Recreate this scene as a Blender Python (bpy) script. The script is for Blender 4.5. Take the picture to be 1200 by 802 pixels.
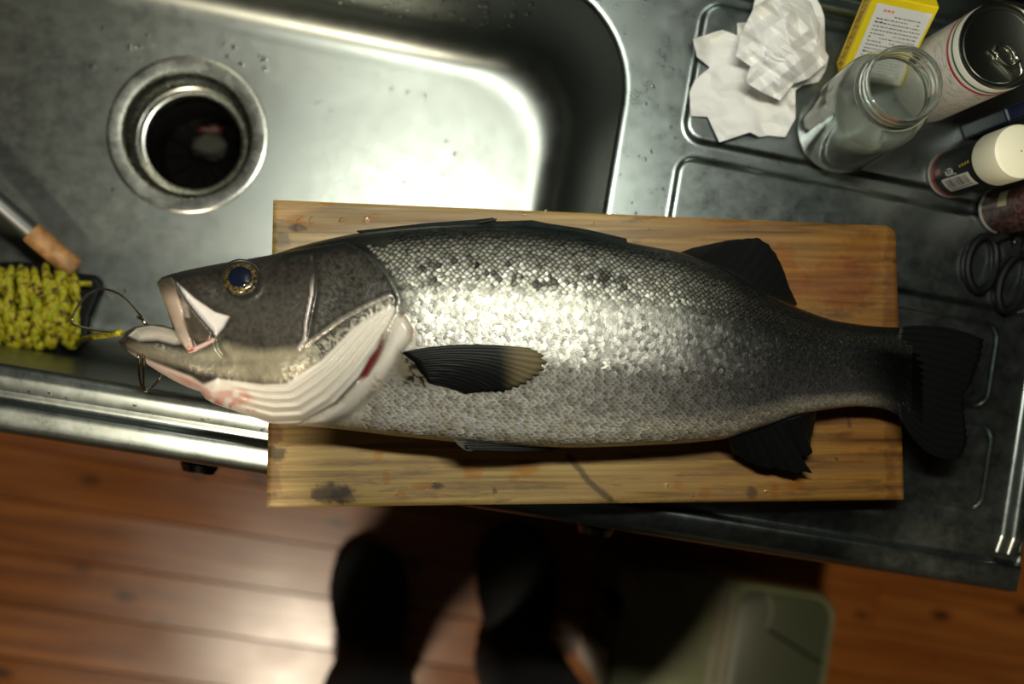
import bpy, bmesh, math, random
import numpy as np
from mathutils import Vector, Matrix, noise

random.seed(7); np.random.seed(7)
S = bpy.context.scene
for o in list(bpy.data.objects): bpy.data.objects.remove(o)
COL = S.collection

# ------------------------------------------------------------------ camera, light, exposure
F = 1377.0; H = 1.67; RX, RY = math.radians(1.21), math.radians(-7.04)
cam = bpy.data.cameras.new('camera'); co = bpy.data.objects.new('camera', cam); COL.objects.link(co)
cam.sensor_width = 36; cam.lens = 36 * F / 1200; cam.clip_start = 0.02
co.location = (0, 0, H); co.rotation_euler = (RX, RY, 0)
cam.dof.use_dof = True; cam.dof.focus_distance = 0.80; cam.dof.aperture_fstop = 3.2
S.camera = co
S.view_settings.view_transform = 'Standard'; S.view_settings.look = 'None'
S.view_settings.gamma = 1; S.view_settings.use_curve_mapping = False
S.view_settings.exposure = 0.0
w = bpy.data.worlds.new('room_air'); S.world = w; w.use_nodes = True
w.node_tree.nodes['Background'].inputs[0].default_value = (0.5, 0.6, 0.55, 1)
w.node_tree.nodes['Background'].inputs[1].default_value = 0.02
def lamp(name, kind, loc, energy, color, **k):
    l = bpy.data.lights.new(name, kind); l.energy = energy; l.color = color
    for a, b in k.items(): setattr(l, a, b)
    o = bpy.data.objects.new(name, l); COL.objects.link(o); o.location = loc
    return o
# fluorescent tube under the shelf on the wall behind the sink
sink_lamp = lamp('sink_lamp', 'AREA', (0.10, 0.22, 1.55), 4.5, (1.0, 0.985, 0.86), shape='RECTANGLE', size=0.30, size_y=0.04)
sink_lamp.rotation_euler = (math.radians(-14), math.radians(-4), math.radians(-9.7))
# room lamp hanging behind the person
room_lamp = lamp('room_lamp', 'SPOT', (-0.25, -0.98, 2.38), 106, (1.0, 0.85, 0.64), shadow_soft_size=0.08, spot_size=math.radians(130), spot_blend=.5)

# ------------------------------------------------------------------ pixel -> place
_cx, _sx, _cy, _sy = math.cos(RX), math.sin(RX), math.cos(RY), math.sin(RY)
RM = np.array([[_cy, 0, _sy], [0, 1, 0], [-_sy, 0, _cy]]) @ np.array([[1, 0, 0], [0, _cx, -_sx], [0, _sx, _cx]])
def PW(px, py, z):
    """where the line of sight through a pixel meets height z (arrays welcome)"""
    px = np.asarray(px, float); py = np.asarray(py, float); z = np.asarray(z, float)
    d = np.stack([(px - 600) / F, -(py - 401) / F, -np.ones_like(px)], -1) @ RM.T
    t = (z - H) / d[..., 2]
    return np.stack([d[..., 0] * t, d[..., 1] * t, z + 0 * t], -1)
def P(px, py, z): return tuple(float(c) for c in PW(px, py, z))
TH = math.radians(9.749); ST, CT = math.sin(TH), math.cos(TH)
def L(lx, ly, z=0.0):            # the counter's own axes -> world
    return (lx * CT + ly * ST, -lx * ST + ly * CT, z)
def toL(p): return (p[0] * CT - p[1] * ST, p[0] * ST + p[1] * CT)

# ------------------------------------------------------------------ materials
MATS = {}
def mat(name, color=(.5, .5, .5), rough=.5, metal=0., **k):
    if name in MATS: return MATS[name]
    m = bpy.data.materials.new(name); m.use_nodes = True
    b = m.node_tree.nodes['Principled BSDF']
    b.inputs['Base Color'].default_value = (*color, 1); b.inputs['Roughness'].default_value = rough
    b.inputs['Metallic'].default_value = metal
    for a, v in k.items(): b.inputs[a.replace('_', ' ')].default_value = v
    MATS[name] = m
    return m
class NT:
    def __init__(s, m): s.m = m; s.t = m.node_tree; s.b = s.t.nodes['Principled BSDF']
    def n(s, kind, **k):
        x = s.t.nodes.new(kind)
        for a, v in k.items(): setattr(x, a, v)
        return x
    def l(s, a, b): s.t.links.new(a, b)
    def coords(s, scale=(1, 1, 1), rot=(0, 0, 0), kind='Object', rand=False):
        tc = s.n('ShaderNodeTexCoord'); mp = s.n('ShaderNodeMapping')
        mp.inputs['Scale'].default_value = scale; mp.inputs['Rotation'].default_value = rot
        s.l(tc.outputs[kind], mp.inputs[0])
        if rand:
            oi = s.n('ShaderNodeObjectInfo'); ml = s.n('ShaderNodeMath', operation='MULTIPLY'); ml.inputs[1].default_value = 37
            s.l(oi.outputs['Random'], ml.inputs[0]); s.l(ml.outputs[0], mp.inputs['Location'])
        return mp.outputs[0]
    def noise(s, vec, scale=5, detail=4, rough=.55, dist=0):
        x = s.n('ShaderNodeTexNoise'); x.inputs['Scale'].default_value = scale; x.inputs['Detail'].default_value = detail
        x.inputs['Roughness'].default_value = rough; x.inputs['Distortion'].default_value = dist
        s.l(vec, x.inputs['Vector']); return x.outputs[0]
    def ramp(s, fac, stops):
        x = s.n('ShaderNodeValToRGB'); e = x.color_ramp.elements
        while len(e) < len(stops): e.new(.5)
        for i, (p, c) in enumerate(stops):
            e[i].position = p; e[i].color = (*c, 1) if len(c) == 3 else c
        s.l(fac, x.inputs[0]); return x.outputs[0]
    def mix(s, fac, a, b, mode='MIX'):
        x = s.n('ShaderNodeMix', data_type='RGBA', blend_type=mode)
        for sock, v in ((x.inputs['Factor'], fac), (x.inputs['A'], a), (x.inputs['B'], b)):
            sock = sock
            if hasattr(v, 'links') or hasattr(v, 'is_linked'): pass
        ins = [i for i in x.inputs if i.enabled]
        for i, v in zip(ins, (fac, a, b)):
            if isinstance(v, (int, float)): i.default_value = v
            elif isinstance(v, tuple): i.default_value = (*v, 1)
            else: s.l(v, i)
        return [o for o in x.outputs if o.enabled][0]
    def bump(s, h, strength=.2, dist=.001):
        x = s.n('ShaderNodeBump'); x.inputs['Strength'].default_value = strength; x.inputs['Distance'].default_value = dist
        s.l(h, x.inputs['Height']); s.l(x.outputs[0], s.b.inputs['Normal'])
    def rng(s, v, a, b, lo, hi):
        x = s.n('ShaderNodeMapRange'); 
        for i, q in enumerate((a, b, lo, hi)): x.inputs[i + 1].default_value = q
        s.l(v, x.inputs[0]); return x.outputs[0]

def steel(name, base, r0, r1, scr=.12, blotch=.0):
    m = mat(name, base, .3, 1.); t = NT(m)
    v1 = t.coords((1, 1, 1)); n1 = t.noise(v1, 60, 6, .75)
    v2 = t.coords((1400, 40, 20), (0, 0, math.radians(14))); n2 = t.noise(v2, 1.0, 3, .6)
    v3 = t.coords((30, 900, 20), (0, 0, math.radians(34))); n3 = t.noise(v3, 1.0, 3, .6)
    mx = t.n('ShaderNodeMath', operation='ADD'); t.l(n2, mx.inputs[0]); t.l(n3, mx.inputs[1])
    ad = t.n('ShaderNodeMath', operation='MULTIPLY_ADD'); t.l(n1, ad.inputs[0]); ad.inputs[1].default_value = 1.6; t.l(mx.outputs[0], ad.inputs[2])
    t.l(t.rng(n1, .3, .7, r0, r1), t.b.inputs['Roughness'])
    n4 = t.noise(v1, 9, 6, .7)
    t.l(t.mix(t.rng(n4, .35, .7, 0, 1), tuple(c * .9 for c in base), base), t.b.inputs['Base Color'])
    t.bump(mx.outputs[0], scr, .0004)
    return m
M_STEEL = steel('worn_stainless_steel', (.28, .325, .312), .25, .36, .02)
M_BASIN = steel('basin_stainless_steel', (.265, .29, .268), .31, .41, .03)
M_RIM = steel('polished_steel', (.56, .58, .52), .20, .32, .02)

def vcol_mat(name, rough, metal=0., bump=None, use_met=False, **k):
    m = mat(name, (1, 1, 1), rough, metal, **k); t = NT(m)
    a = t.n('ShaderNodeAttribute', attribute_name='Col'); t.l(a.outputs['Color'], t.b.inputs['Base Color'])
    if use_met: t.l(a.outputs['Alpha'], t.b.inputs['Metallic'])
    if bump:
        sc, st, ds = bump; t.bump(t.noise(t.coords(), sc, 3, .6), st, ds)
    return m

# ------------------------------------------------------------------ mesh helpers
WL = {}
def finish(o, loc, parent=None):
    WL[o.name] = Vector(loc); COL.objects.link(o)
    if parent is not None:
        o.parent = parent; o.location = Vector(loc) - WL[parent.name]
    else: o.location = loc
def tag(o, label=None, cat=None, group=None, kind=None):
    if label: o['label'] = label
    if cat: o['category'] = cat
    if group: o['group'] = group
    if kind: o['kind'] = kind
    return o
def empty(name, loc, label, cat, group=None):
    o = bpy.data.objects.new(name, None); o.empty_display_size = .02; finish(o, loc)
    return tag(o, label, cat, group)
def mk(name, V, Fc, m, parent=None, smooth=True, loc=None, col=None, sharp=None):
    V = np.asarray(V, float)
    if loc is None:
        loc = WL[parent.name] if parent is not None else Vector(((V[:, 0].min() + V[:, 0].max()) / 2, (V[:, 1].min() + V[:, 1].max()) / 2, V[:, 2].min()))
    me = bpy.data.meshes.new(name)
    me.from_pydata((V - np.array(loc)).tolist(), [], [list(map(int, f)) for f in Fc]); me.update()
    if smooth: me.polygons.foreach_set('use_smooth', [True] * len(me.polygons))
    if sharp: me.set_sharp_from_angle(angle=math.radians(sharp))
    if m: me.materials.append(m)
    if col is not None:
        a = me.attributes.new('Col', 'FLOAT_COLOR', 'POINT'); c = np.ones((len(V), 4)); c[:, :col.shape[1]] = col
        a.data.foreach_set('color', c.ravel())
    o = bpy.data.objects.new(name, me); finish(o, loc, parent)
    return o
def orient(V, Fc):
    bm = bmesh.new(); vs = [bm.verts.new(v) for v in V]
    for f in Fc:
        try: bm.faces.new([vs[i] for i in f])
        except ValueError: pass
    bmesh.ops.recalc_face_normals(bm, faces=bm.faces); bm.verts.index_update()
    F2 = [[v.index for v in f.verts] for f in bm.faces]; bm.free()
    return F2
class MB:
    """collects shapes for one mesh"""
    def __init__(s): s.V = []; s.F = []
    def add(s, V, Fc):
        b = len(s.V); s.V += [tuple(v) for v in V]; s.F += [[i + b for i in f] for f in Fc]; return s
    def tube(s, path, r, n=8, cap=True, closed=False):
        path = [Vector([float(c_) for c_ in p]) for p in path]; N = len(path)
        rs = [float(q_) for q_ in r] if hasattr(r, '__len__') else [float(r)] * N
        b = len(s.V); up = None
        for i, p in enumerate(path):
            if closed: t = path[(i + 1) % N] - path[i - 1]
            else: t = path[min(i + 1, N - 1)] - path[max(i - 1, 0)]
            t.normalize()
            if up is None: up = t.orthogonal().normalized()
            up = (up - t * up.dot(t)); 
            if up.length < 1e-6: up = t.orthogonal()
            up.normalize(); sd = t.cross(up)
            for k in range(n):
                a = 2 * math.pi * k / n; s.V.append(tuple(p + rs[i] * (math.cos(a) * up + math.sin(a) * sd)))
        for i in range(N if closed else N - 1):
            j = (i + 1) % N
            for k in range(n):
                k2 = (k + 1) % n; s.F.append([b + i * n + k, b + i * n + k2, b + j * n + k2, b + j * n + k])
        if cap and not closed:
            s.F.append([b + k for k in range(n)][::-1]); s.F.append([b + (N - 1) * n + k for k in range(n)])
        return s
    def lathe(s, prof, o, axis=(0, 0, 1), n=48, close=False):
        ax = Vector(axis).normalized(); u = Vector((1, 0, 0)); u = (u - ax * u.dot(ax)).normalized(); v = ax.cross(u); o = Vector(o)
        b = len(s.V); m = len(prof)
        for (r, h) in prof:
            for k in range(n):
                a = 2 * math.pi * k / n; s.V.append(tuple(o + ax * h + (u * math.cos(a) + v * math.sin(a)) * max(r, 1e-5)))
        for i in range(m if close else m - 1):
            j = (i + 1) % m
            for k in range(n):
                k2 = (k + 1) % n; s.F.append([b + i * n + k, b + i * n + k2, b + j * n + k2, b + j * n + k])
        return s
    def hexa(s, c8):        # 4 bottom corners then 4 top corners
        return s.add(c8, [(3, 2, 1, 0), (4, 5, 6, 7), (0, 1, 5, 4), (1, 2, 6, 5), (2, 3, 7, 6), (3, 0, 4, 7)])
    def lbox(s, x0, x1, y0, y1, z0, z1):   # box in the counter's axes
        return s.hexa([L(x0, y0, z0), L(x1, y0, z0), L(x1, y1, z0), L(x0, y1, z0), L(x0, y0, z1), L(x1, y0, z1), L(x1, y1, z1), L(x0, y1, z1)])
    def prism(s, loop, dz):  # loop of 3-D points extruded down by dz
        n = len(loop); b = len(s.V)
        s.V += [tuple(p) for p in loop] + [(p[0], p[1], p[2] - dz) for p in loop]
        s.F.append([b + i for i in range(n)]); s.F.append([b + n + i for i in range(n)][::-1])
        for i in range(n): s.F.append([b + i, b + n + i, b + n + (i + 1) % n, b + (i + 1) % n])
        return s
    def build(s, name, m, parent=None, smooth=True, fix=True, sharp=35, **k):
        return mk(name, s.V, orient(s.V, s.F) if fix else s.F, m, parent, smooth, sharp=sharp if smooth else None, **k)
def bevel(o, wd, seg=2):
    md = o.modifiers.new('bevel', 'BEVEL'); md.width = wd; md.segments = seg; md.limit_method = 'ANGLE'; md.angle_limit = math.radians(40)
    return o
def rrect(x0, x1, y0, y1, r, n=12):
    """rounded rectangle loop, counter-clockwise, n points a corner"""
    out = []
    for (cx, cy, a0) in ((x1 - r, y1 - r, 0), (x0 + r, y1 - r, 90), (x0 + r, y0 + r, 180), (x1 - r, y0 + r, 270)):
        for k in range(n):
            a = math.radians(a0 + 90 * k / (n - 1)); out.append((cx + r * math.cos(a), cy + r * math.sin(a)))
    return out
def smst(x, a, b):
    t = np.clip((x - a) / (b - a), 0, 1); return t * t * (3 - 2 * t)
def interp_poly(pts, n):
    pts = np.array(pts, float); d = np.r_[0, np.cumsum(np.linalg.norm(np.diff(pts, axis=0), axis=1))]
    q = np.linspace(0, d[-1], n); return np.stack([np.interp(q, d, pts[:, k]) for k in range(pts.shape[1])], -1)
def catmull(pts, n):
    pts = [np.array(p, float) for p in pts]; pts = [2 * pts[0] - pts[1]] + pts + [2 * pts[-1] - pts[-2]]
    out = []; m = len(pts) - 3
    for q in np.linspace(0, m - 1e-6, n):
        i = int(q); t = q - i; a, b, c, d = pts[i:i + 4]
        out.append(.5 * ((2 * b) + (c - a) * t + (2 * a - 5 * b + 4 * c - d) * t * t + (3 * b - a - 3 * c + d) * t ** 3))
    return np.array(out)
def dist_poly(X, Y, pts, closed=True):
    """distance to a polyline and, when closed, inside flag"""
    pts = np.array(pts, float); n = len(pts); D = np.full(X.shape, 1e9); ins = np.zeros(X.shape, bool)
    for i in range(n if closed else n - 1):
        a = pts[i]; b = pts[(i + 1) % n]; ab = b - a; L2 = max(ab @ ab, 1e-9)
        t = np.clip(((X - a[0]) * ab[0] + (Y - a[1]) * ab[1]) / L2, 0, 1)
        D = np.minimum(D, np.hypot(X - a[0] - t * ab[0], Y - a[1] - t * ab[1]))
        if closed:
            c = (a[1] > Y) != (b[1] > Y)
            xx = a[0] + (Y - a[1]) * ab[0] / (ab[1] if abs(ab[1]) > 1e-9 else 1e-9)
            ins ^= c & (X < xx)
    return (np.where(ins, D, -D)) if closed else D
def mask(X, Y, pts, soft=1.5): return smst(dist_poly(X, Y, pts), -soft, soft)
def vnoise(X, Y, s, seed=0):
    """cheap smooth value noise on arrays"""
    x = X / s + 57.3 * seed; y = Y / s + 19.7 * seed; xi = np.floor(x); yi = np.floor(y); fx = x - xi; fy = y - yi
    fx = fx * fx * (3 - 2 * fx); fy = fy * fy * (3 - 2 * fy)
    h = lambda a, b: (np.sin(a * 127.1 + b * 311.7 + seed * 3.3) * 43758.5453) % 1.0
    return (h(xi, yi) * (1 - fx) + h(xi + 1, yi) * fx) * (1 - fy) + (h(xi, yi + 1) * (1 - fx) + h(xi + 1, yi + 1) * fx) * fy

# ================================================================== THE SETTING
ZC = 0.80                      # worktop height
# --- floor of varnished boards, parallel to the counter
m = mat('varnished_pine_boards', (.3, .13, .05), .3); t = NT(m)
v = t.coords((2.2, 34, 10), rand=True); n1 = t.noise(v, 1.6, 6, .6, .6)
v2 = t.coords((1, 1, 1), rand=True); n2 = t.noise(v2, 5, 3, .5)
oi = t.n('ShaderNodeObjectInfo')
c1 = t.ramp(n1, [(.25, (.10, .030, .006)), (.5, (.21, .070, .013)), (.75, (.31, .115, .025))])
v3 = t.coords((1, 2.0, 1), rand=True); vor = t.n('ShaderNodeTexVoronoi'); vor.inputs['Scale'].default_value = 8.5; t.l(v3, vor.inputs['Vector'])
kn = t.rng(vor.outputs['Distance'], .07, .19, 0, 1)
c2 = t.mix(kn, (.040, .014, .004), c1)
c3 = t.mix(t.rng(oi.outputs['Random'], 0, 1, 0, .38), c2, (.17, .052, .012))
t.l(c3, t.b.inputs['Base Color']); t.l(t.rng(n2, .3, .7, .19, .31), t.b.inputs['Roughness']); t.bump(n1, .12, .001)
M_PLANK = m
fl = MB().lbox(-1.7, 1.7, -1.75, .36, -.06, -.016).build('floor', mat('dark_gap_wood', (.02, .009, .004), .8), smooth=False)
tag(fl, 'varnished brown pine board floor below the sink', None, kind='structure')
PWD = 0.0705; y = -.399 - PWD * 19; row = 0; meshes = {}
while y < .35:
    x = -1.7 + random.uniform(-.9, 0)
    if y < -.05: x = -2.57 - .09 * (row * 7 % 4)
    while x < 1.69:
        ln = 1.82; x0 = max(x, -1.7); x1 = min(x + ln, 1.7); y1 = min(y + PWD, .358)
        key = (round(x1 - x0, 3), round(y1 - y, 3))
        if x1 - x0 > .02:
            a, b = (x1 - x0) / 2 - .0005, (y1 - y) / 2 - .0006
            if key not in meshes:
                me = bpy.data.meshes.new('plank'); q = .0008
                Vv = [(-a, -b, -.018), (a, -b, -.018), (a, b, -.018), (-a, b, -.018), (-a, -b, -q), (a, -b, -q), (a, b, -q), (-a, b, -q),
                      (-a + q, -b + q, 0), (a - q, -b + q, 0), (a - q, b - q, 0), (-a + q, b - q, 0)]
                Ff = [(3, 2, 1, 0), (8, 9, 10, 11)] + [(i + o, (i + 1) % 4 + o, (i + 1) % 4 + o + 4, i + o + 4) for o in (0, 4) for i in range(4)]
                me.from_pydata(Vv, [], Ff); me.materials.append(M_PLANK); meshes[key] = me
            o = bpy.data.objects.new('plank', meshes[key]); c = L((x0 + x1) / 2, (y + y1) / 2, 0)
            finish(o, c, fl); o.rotation_euler = (0, 0, -TH)
        x += ln
    y += PWD; row += 1

def shell(name, box, m, label):
    return tag(MB().lbox(*box).build(name, m, smooth=False), label, None, kind='structure')
m = mat('dark_brown_panelling', (.028, .014, .010), .35); t = NT(m)
t.l(t.ramp(t.noise(t.coords((30, 30, 2)), 1.2, 4), [(.3, (.004, .0025, .002)), (.7, (.013, .006, .005))]), t.b.inputs['Base Color'])
shell('wall_back', (-1.7, 1.7, .36, .44, -.06, 2.45), m, 'dark brown panelled wall behind the sink')
MW = mat('brown_plaster', (.10, .085, .06), .85); t = NT(MW); t.bump(t.noise(t.coords(), 60, 4), .3, .002)
shell('wall_left', (-1.78, -1.7, -1.75, .44, -.06, 2.45), MW, 'dim brown plaster wall at the end of the sink')
shell('wall_right', (1.7, 1.78, -1.75, .44, -.06, 2.45), MW, 'dim brown plaster wall past the drainboard')
shell('wall_front', (-1.78, 1.78, -1.83, -1.75, -.06, 2.45), MW, 'dim brown plaster wall behind the person')
shell('ceiling', (-1.78, 1.78, -1.83, .44, 2.45, 2.5), MW, 'dim brown plaster ceiling of the kitchen')

# ================================================================== SINK
sink = empty('kitchen_sink', L(.0, .1, .62), 'long stainless steel sink unit with deep basin and ribbed drainboard', 'sink')
BX0, BX1, BY0, BY1, BR = -.52, .1545, -.041, .312, .082     # basin mouth
NB = 14
NC = 4 * NB
# outer frame of the ring around the basin, points matched by angle sector
def ring_outer(x0, x1, y0, y1):
    inner = rrect(BX0, BX1, BY0, BY1, BR, NB); out = []
    for k, (px, py) in enumerate(inner):
        c = k // NB; j = k % NB / (NB - 1)
        cor = [(x1, y1), (x0, y1), (x0, y0), (x1, y0)][c]
        s = [((x1, BY1 - BR), (BX1 - BR, y1)), ((BX0 + BR, y1), (x0, BY1 - BR)), ((x0, BY0 + BR), (BX0 + BR, y0)), ((BX1 - BR, y0), (x1, BY0 + BR))][c]
        a, b = s
        if j < .5: q = j / .5; out.append((a[0] + (cor[0] - a[0]) * q, a[1] + (cor[1] - a[1]) * q))
        else: q = (j - .5) / .5; out.append((cor[0] + (b[0] - cor[0]) * q, cor[1] + (b[1] - cor[1]) * q))
    return inner, out
DX = .19                        # where the drainboard grid starts
inner, outer = ring_outer(-.575, DX, -.060, .326)
mb = MB(); V = []; Fq = []
loops = []
FS = 0; FD = .0046              # the front rim falls towards the groove
def front(y_): return -FD * (1 - np.clip((np.asarray(y_, float) + .060) / .013, 0, 1))
for (inset, z) in [(-.006 * (1 - math.cos(math.radians(a_))), -.0035 * (1 - math.sin(math.radians(a_)))) for a_ in (0, 20, 40, 55, 68, 78, 85, 90)] + [(-.0075, 0), (-.010, 0)]:
    loops.append([L(*p, ZC + z - FS * float(1 - smst(np.array(p[1]), BY0 + .01, BY0 + BR)) * (1 if inset > -.007 else .85 if inset > -.009 else .7)) for p in rrect(BX0 + inset, BX1 - inset, BY0 + inset, BY1 - inset, BR - inset, NB)])
loops.append([L(*p, ZC + float(front(p[1]))) for p in outer])
for lp in loops: V += lp
for i in range(len(loops) - 1):
    for k in range(NC):
        k2 = (k + 1) % NC; Fq.append((i * NC + k, i * NC + k2, (i + 1) * NC + k2, (i + 1) * NC + k))
mb.add(V, Fq)
# drainboard as a pressed sheet: strips sunk between ribs, upper tray, raised right rim
gx = np.linspace(DX, .530, 220); gy = np.linspace(-.060, .326, 232); X, Y = np.meshgrid(gx, gy, indexing='ij')
def rr_mask(x0, x1, y0, y1, r, e):
    cx, cy = (x0 + x1) / 2, (y0 + y1) / 2; qx = np.abs(X - cx) - (x1 - x0) / 2 + r; qy = np.abs(Y - cy) - (y1 - y0) / 2 + r
    d = np.hypot(np.maximum(qx, 0), np.maximum(qy, 0)) + np.minimum(np.maximum(qx, qy), 0) - r
    return smst(-d, -e, e)
Z = np.zeros_like(X)
Z += .0030 * rr_mask(.2055, .503, .212, .3185, .014, .0024)         # raised plate at the back
Z += .0028 * rr_mask(.2055, .5030, .128, .198, .012, .0024)
Z += .0028 * rr_mask(.2055, .4800, .050, .115, .012, .0024)
Z += .0028 * rr_mask(.2055, .4880, -.030, .036, .012, .0024)
Z += .0075 * smst(X, .509, .516) * (1 - smst(X, .522, .530) * 1.6)
Z[0, :] = 0
Z += front(Y)
V = [L(X.flat[i], Y.flat[i], ZC + Z.flat[i]) for i in range(X.size)]
nx, ny = X.shape
mb.add(V, [(i * ny + j, (i + 1) * ny + j, (i + 1) * ny + j + 1, i * ny + j + 1) for i in range(nx - 1) for j in range(ny - 1)])
o = mk('worktop', mb.V, mb.F, M_STEEL, sink)
# front lip: groove and rolled edge, drawn along the whole front
def sweep(prof, x0, x1, n):
    V = []; m_ = len(prof)
    for i in range(n):
        x = x0 + (x1 - x0) * i / (n - 1)
        for (yy, zz) in prof: V.append(L(x, yy, ZC + zz))
    return V, [(i * m_ + j, (i + 1) * m_ + j, (i + 1) * m_ + j + 1, i * m_ + j + 1) for i in range(n - 1) for j in range(m_ - 1)]
prof = [(-.060, -.0046), (-.0625, -.0054), (-.0645, -.0062), (-.0660, -.0062), (-.0672, -.0046), (-.0684, -.0018), (-.0698, -.0004), (-.0715, -.0002), (-.0745, -.0008), (-.0790, -.0018), (-.0830, -.0029), (-.0862, -.0044), (-.0888, -.0070), (-.0904, -.0110), (-.091, -.016), (-.091, -.036), (-.089, -.039), (-.080, -.039)]
Vs, Fs = sweep(prof, -.575, .530, 90)
mk('front_lip', Vs, [f[::-1] for f in Fs], M_STEEL, sink)
prof = [(.326, 0), (.3275, .006), (.330, .010), (.333, .011), (.336, .010), (.339, .006), (.340, 0), (.346, 0), (.3465, .05), (.350, .052), (.3505, -.02)]
Vs, Fs = sweep(prof, -.575, .530, 40)
mk('back_rim', Vs, Fs, M_STEEL, sink)
for nm, xx in (('end_apron', .530), ('end_apron', -.575)):
    s = 1 if xx > 0 else -1
    mb = MB().lbox(min(xx, xx + s * .0015), max(xx, xx + s * .0015), -.089, .35, ZC - .036, ZC - .0045); mb.build(nm, M_RIM, sink, smooth=False)
# basin
DC = (-.188, .1736)            # drain centre
ZB = .62
mb = MB(); loops = []
steps = [(0, ZC - .0035, BR), (.0002, ZC - .0062, BR), (.001, ZC - .02, BR), (.004, ZC - .09, BR - .002), (.008, ZB + .034, BR - .004)]
for k in range(1, 9):
    a = math.radians(90 * k / 8); steps.append((.008 + .032 * (1 - math.cos(a)), ZB + .034 - .032 * math.sin(a), BR - .006 + .004 * k / 8))
def dense(lp, n=(24, 34, 24, 34)):      # more points along the straight sides
    out = []
    for c_ in range(4):
        seg = lp[c_ * NB:(c_ + 1) * NB]; out += seg; a, b = seg[-1], lp[((c_ + 1) * NB) % (4 * NB)]; k_ = 34 if c_ % 2 == 0 else 16
        out += [(a[0] + (b[0] - a[0]) * q / k_, a[1] + (b[1] - a[1]) * q / k_) for q in range(1, k_)]
    return out
for (ins, z, r) in steps: loops.append([L(*p, z) for p in dense(rrect(BX0 + ins, BX1 - ins, BY0 + ins, BY1 - ins, r, NB))])
ins = .044
last = dense(rrect(BX0 + ins, BX1 - ins, BY0 + ins, BY1 - ins, BR - .002, NB))
NR = 12                         # floor runs from that loop to the drain hole
for i in range(NR + 1):
    q = i / NR; lp = []
    for (px, py) in last:
        a = math.atan2(py - DC[1], px - DC[0]); hx, hy = DC[0] + .0675 * math.cos(a), DC[1] + .0675 * math.sin(a)
        lp.append(L(px + (hx - px) * q, py + (hy - py) * q, ZB + .002 * (1 - q)))
    loops.append(lp)
for lp in loops: mb.V += lp
NC = len(loops[0])
for i in range(len(loops) - 1):
    for k in range(NC):
        k2 = (k + 1) % NC; mb.F.append([i * NC + k, (i + 1) * NC + k, (i + 1) * NC + k2, i * NC + k2])
o = mk('basin', mb.V, mb.F, M_BASIN, sink)
# drain
dc = L(*DC, ZB)
prof = [(.0672, -.004), (.0690, .0002), (.0689, .0012), (.0680, .0018), (.0660, .0018), (.0585, .0013), (.0565, .0010), (.0550, -.0008), (.0535, -.006), (.0530, -.014), (.0528, -.0165)]
MB().lathe(prof, dc, n=96).build('drain_flange', M_RIM, sink, fix=False)
prof = [(.0530, -.014), (.0520, -.0165), (.0500, -.019), (.0492, -.021), (.0495, -.027), (.0485, -.0300), (.0470, -.0305), (.0445, -.0335), (.0432, -.0338), (.0425, -.036), (.0423, -.042), (.0455, -.06), (.0455, -.075)]
MB().lathe(prof, dc, n=96).build('drain_ring', M_RIM, sink, fix=False)
MC = mat('black_rubber', (.008, .007, .006), .45)
MB().lathe([(.0456, -.055), (.0456, -.135), (.001, -.137)], dc, n=48).build('drain_cup', mat('grimy_cup', (.004, .0035, .003), .6, 0, Specular_IOR_Level=.2), sink, fix=False)
# strainer basket with scraps
bk = empty('strainer_basket', (dc[0], dc[1], ZB - .115), 'dark plastic strainer basket down inside the drain hole', 'strainer')
mb = MB().lathe([(.0422, -.058), (.0425, -.060), (.039, -.112), (.001, -.114), (.001, -.112), (.0375, -.110), (.041, -.060)], dc, n=40, close=True)
mb.build('basket', mat('basket_plastic', (.003, .0025, .002), .8, 0, Specular_IOR_Level=.1), bk)
for a in range(0, 180, 30):
    c, s = math.cos(math.radians(a)), math.sin(math.radians(a))
    MB().tube([(dc[0] - .037 * c, dc[1] - .037 * s, ZB - .109), (dc[0] + .037 * c, dc[1] + .037 * s, ZB - .109)], .0016, 6).build('rib', MATS['basket_plastic'], bk)
def lump(name, c, r, m, label, cat, seed, group=None, flat=.5):
    bm = bmesh.new(); bmesh.ops.create_icosphere(bm, subdivisions=3, radius=1)
    V = []
    for v_ in bm.verts:
        q = 1 + .45 * noise.noise(v_.co * 1.7 + Vector((seed * 7, 0, 0))) + .2 * noise.noise(v_.co * 4 + Vector((seed, 3, 0)))
        V.append((c[0] + v_.co.x * r[0] * q, c[1] + v_.co.y * r[1] * q, c[2] + v_.co.z * r[2] * q))
    Ff = [[v_.index for v_ in f.verts] for f in bm.faces]; bm.free()
    return tag(mk(name, V, Ff, m), label, cat, group)
pz = ZB - .100
q = PW(243, 172, pz); lump('food_scrap', (q[0] + .003, q[1], pz + .002), (.017, .014, .010), mat('grey_scrap', (.022, .024, .016), .85), 'grey mushy scrap lying in the drain strainer', 'food scrap', 2)
q = PW(250, 148, pz); lump('food_scrap', (q[0] - .002, q[1] - .004, pz + .000), (.013, .005, .007), mat('red_scrap', (.045, .011, .006), .5), 'reddish brown scrap lying in the drain strainer', 'food scrap', 5)

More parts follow.
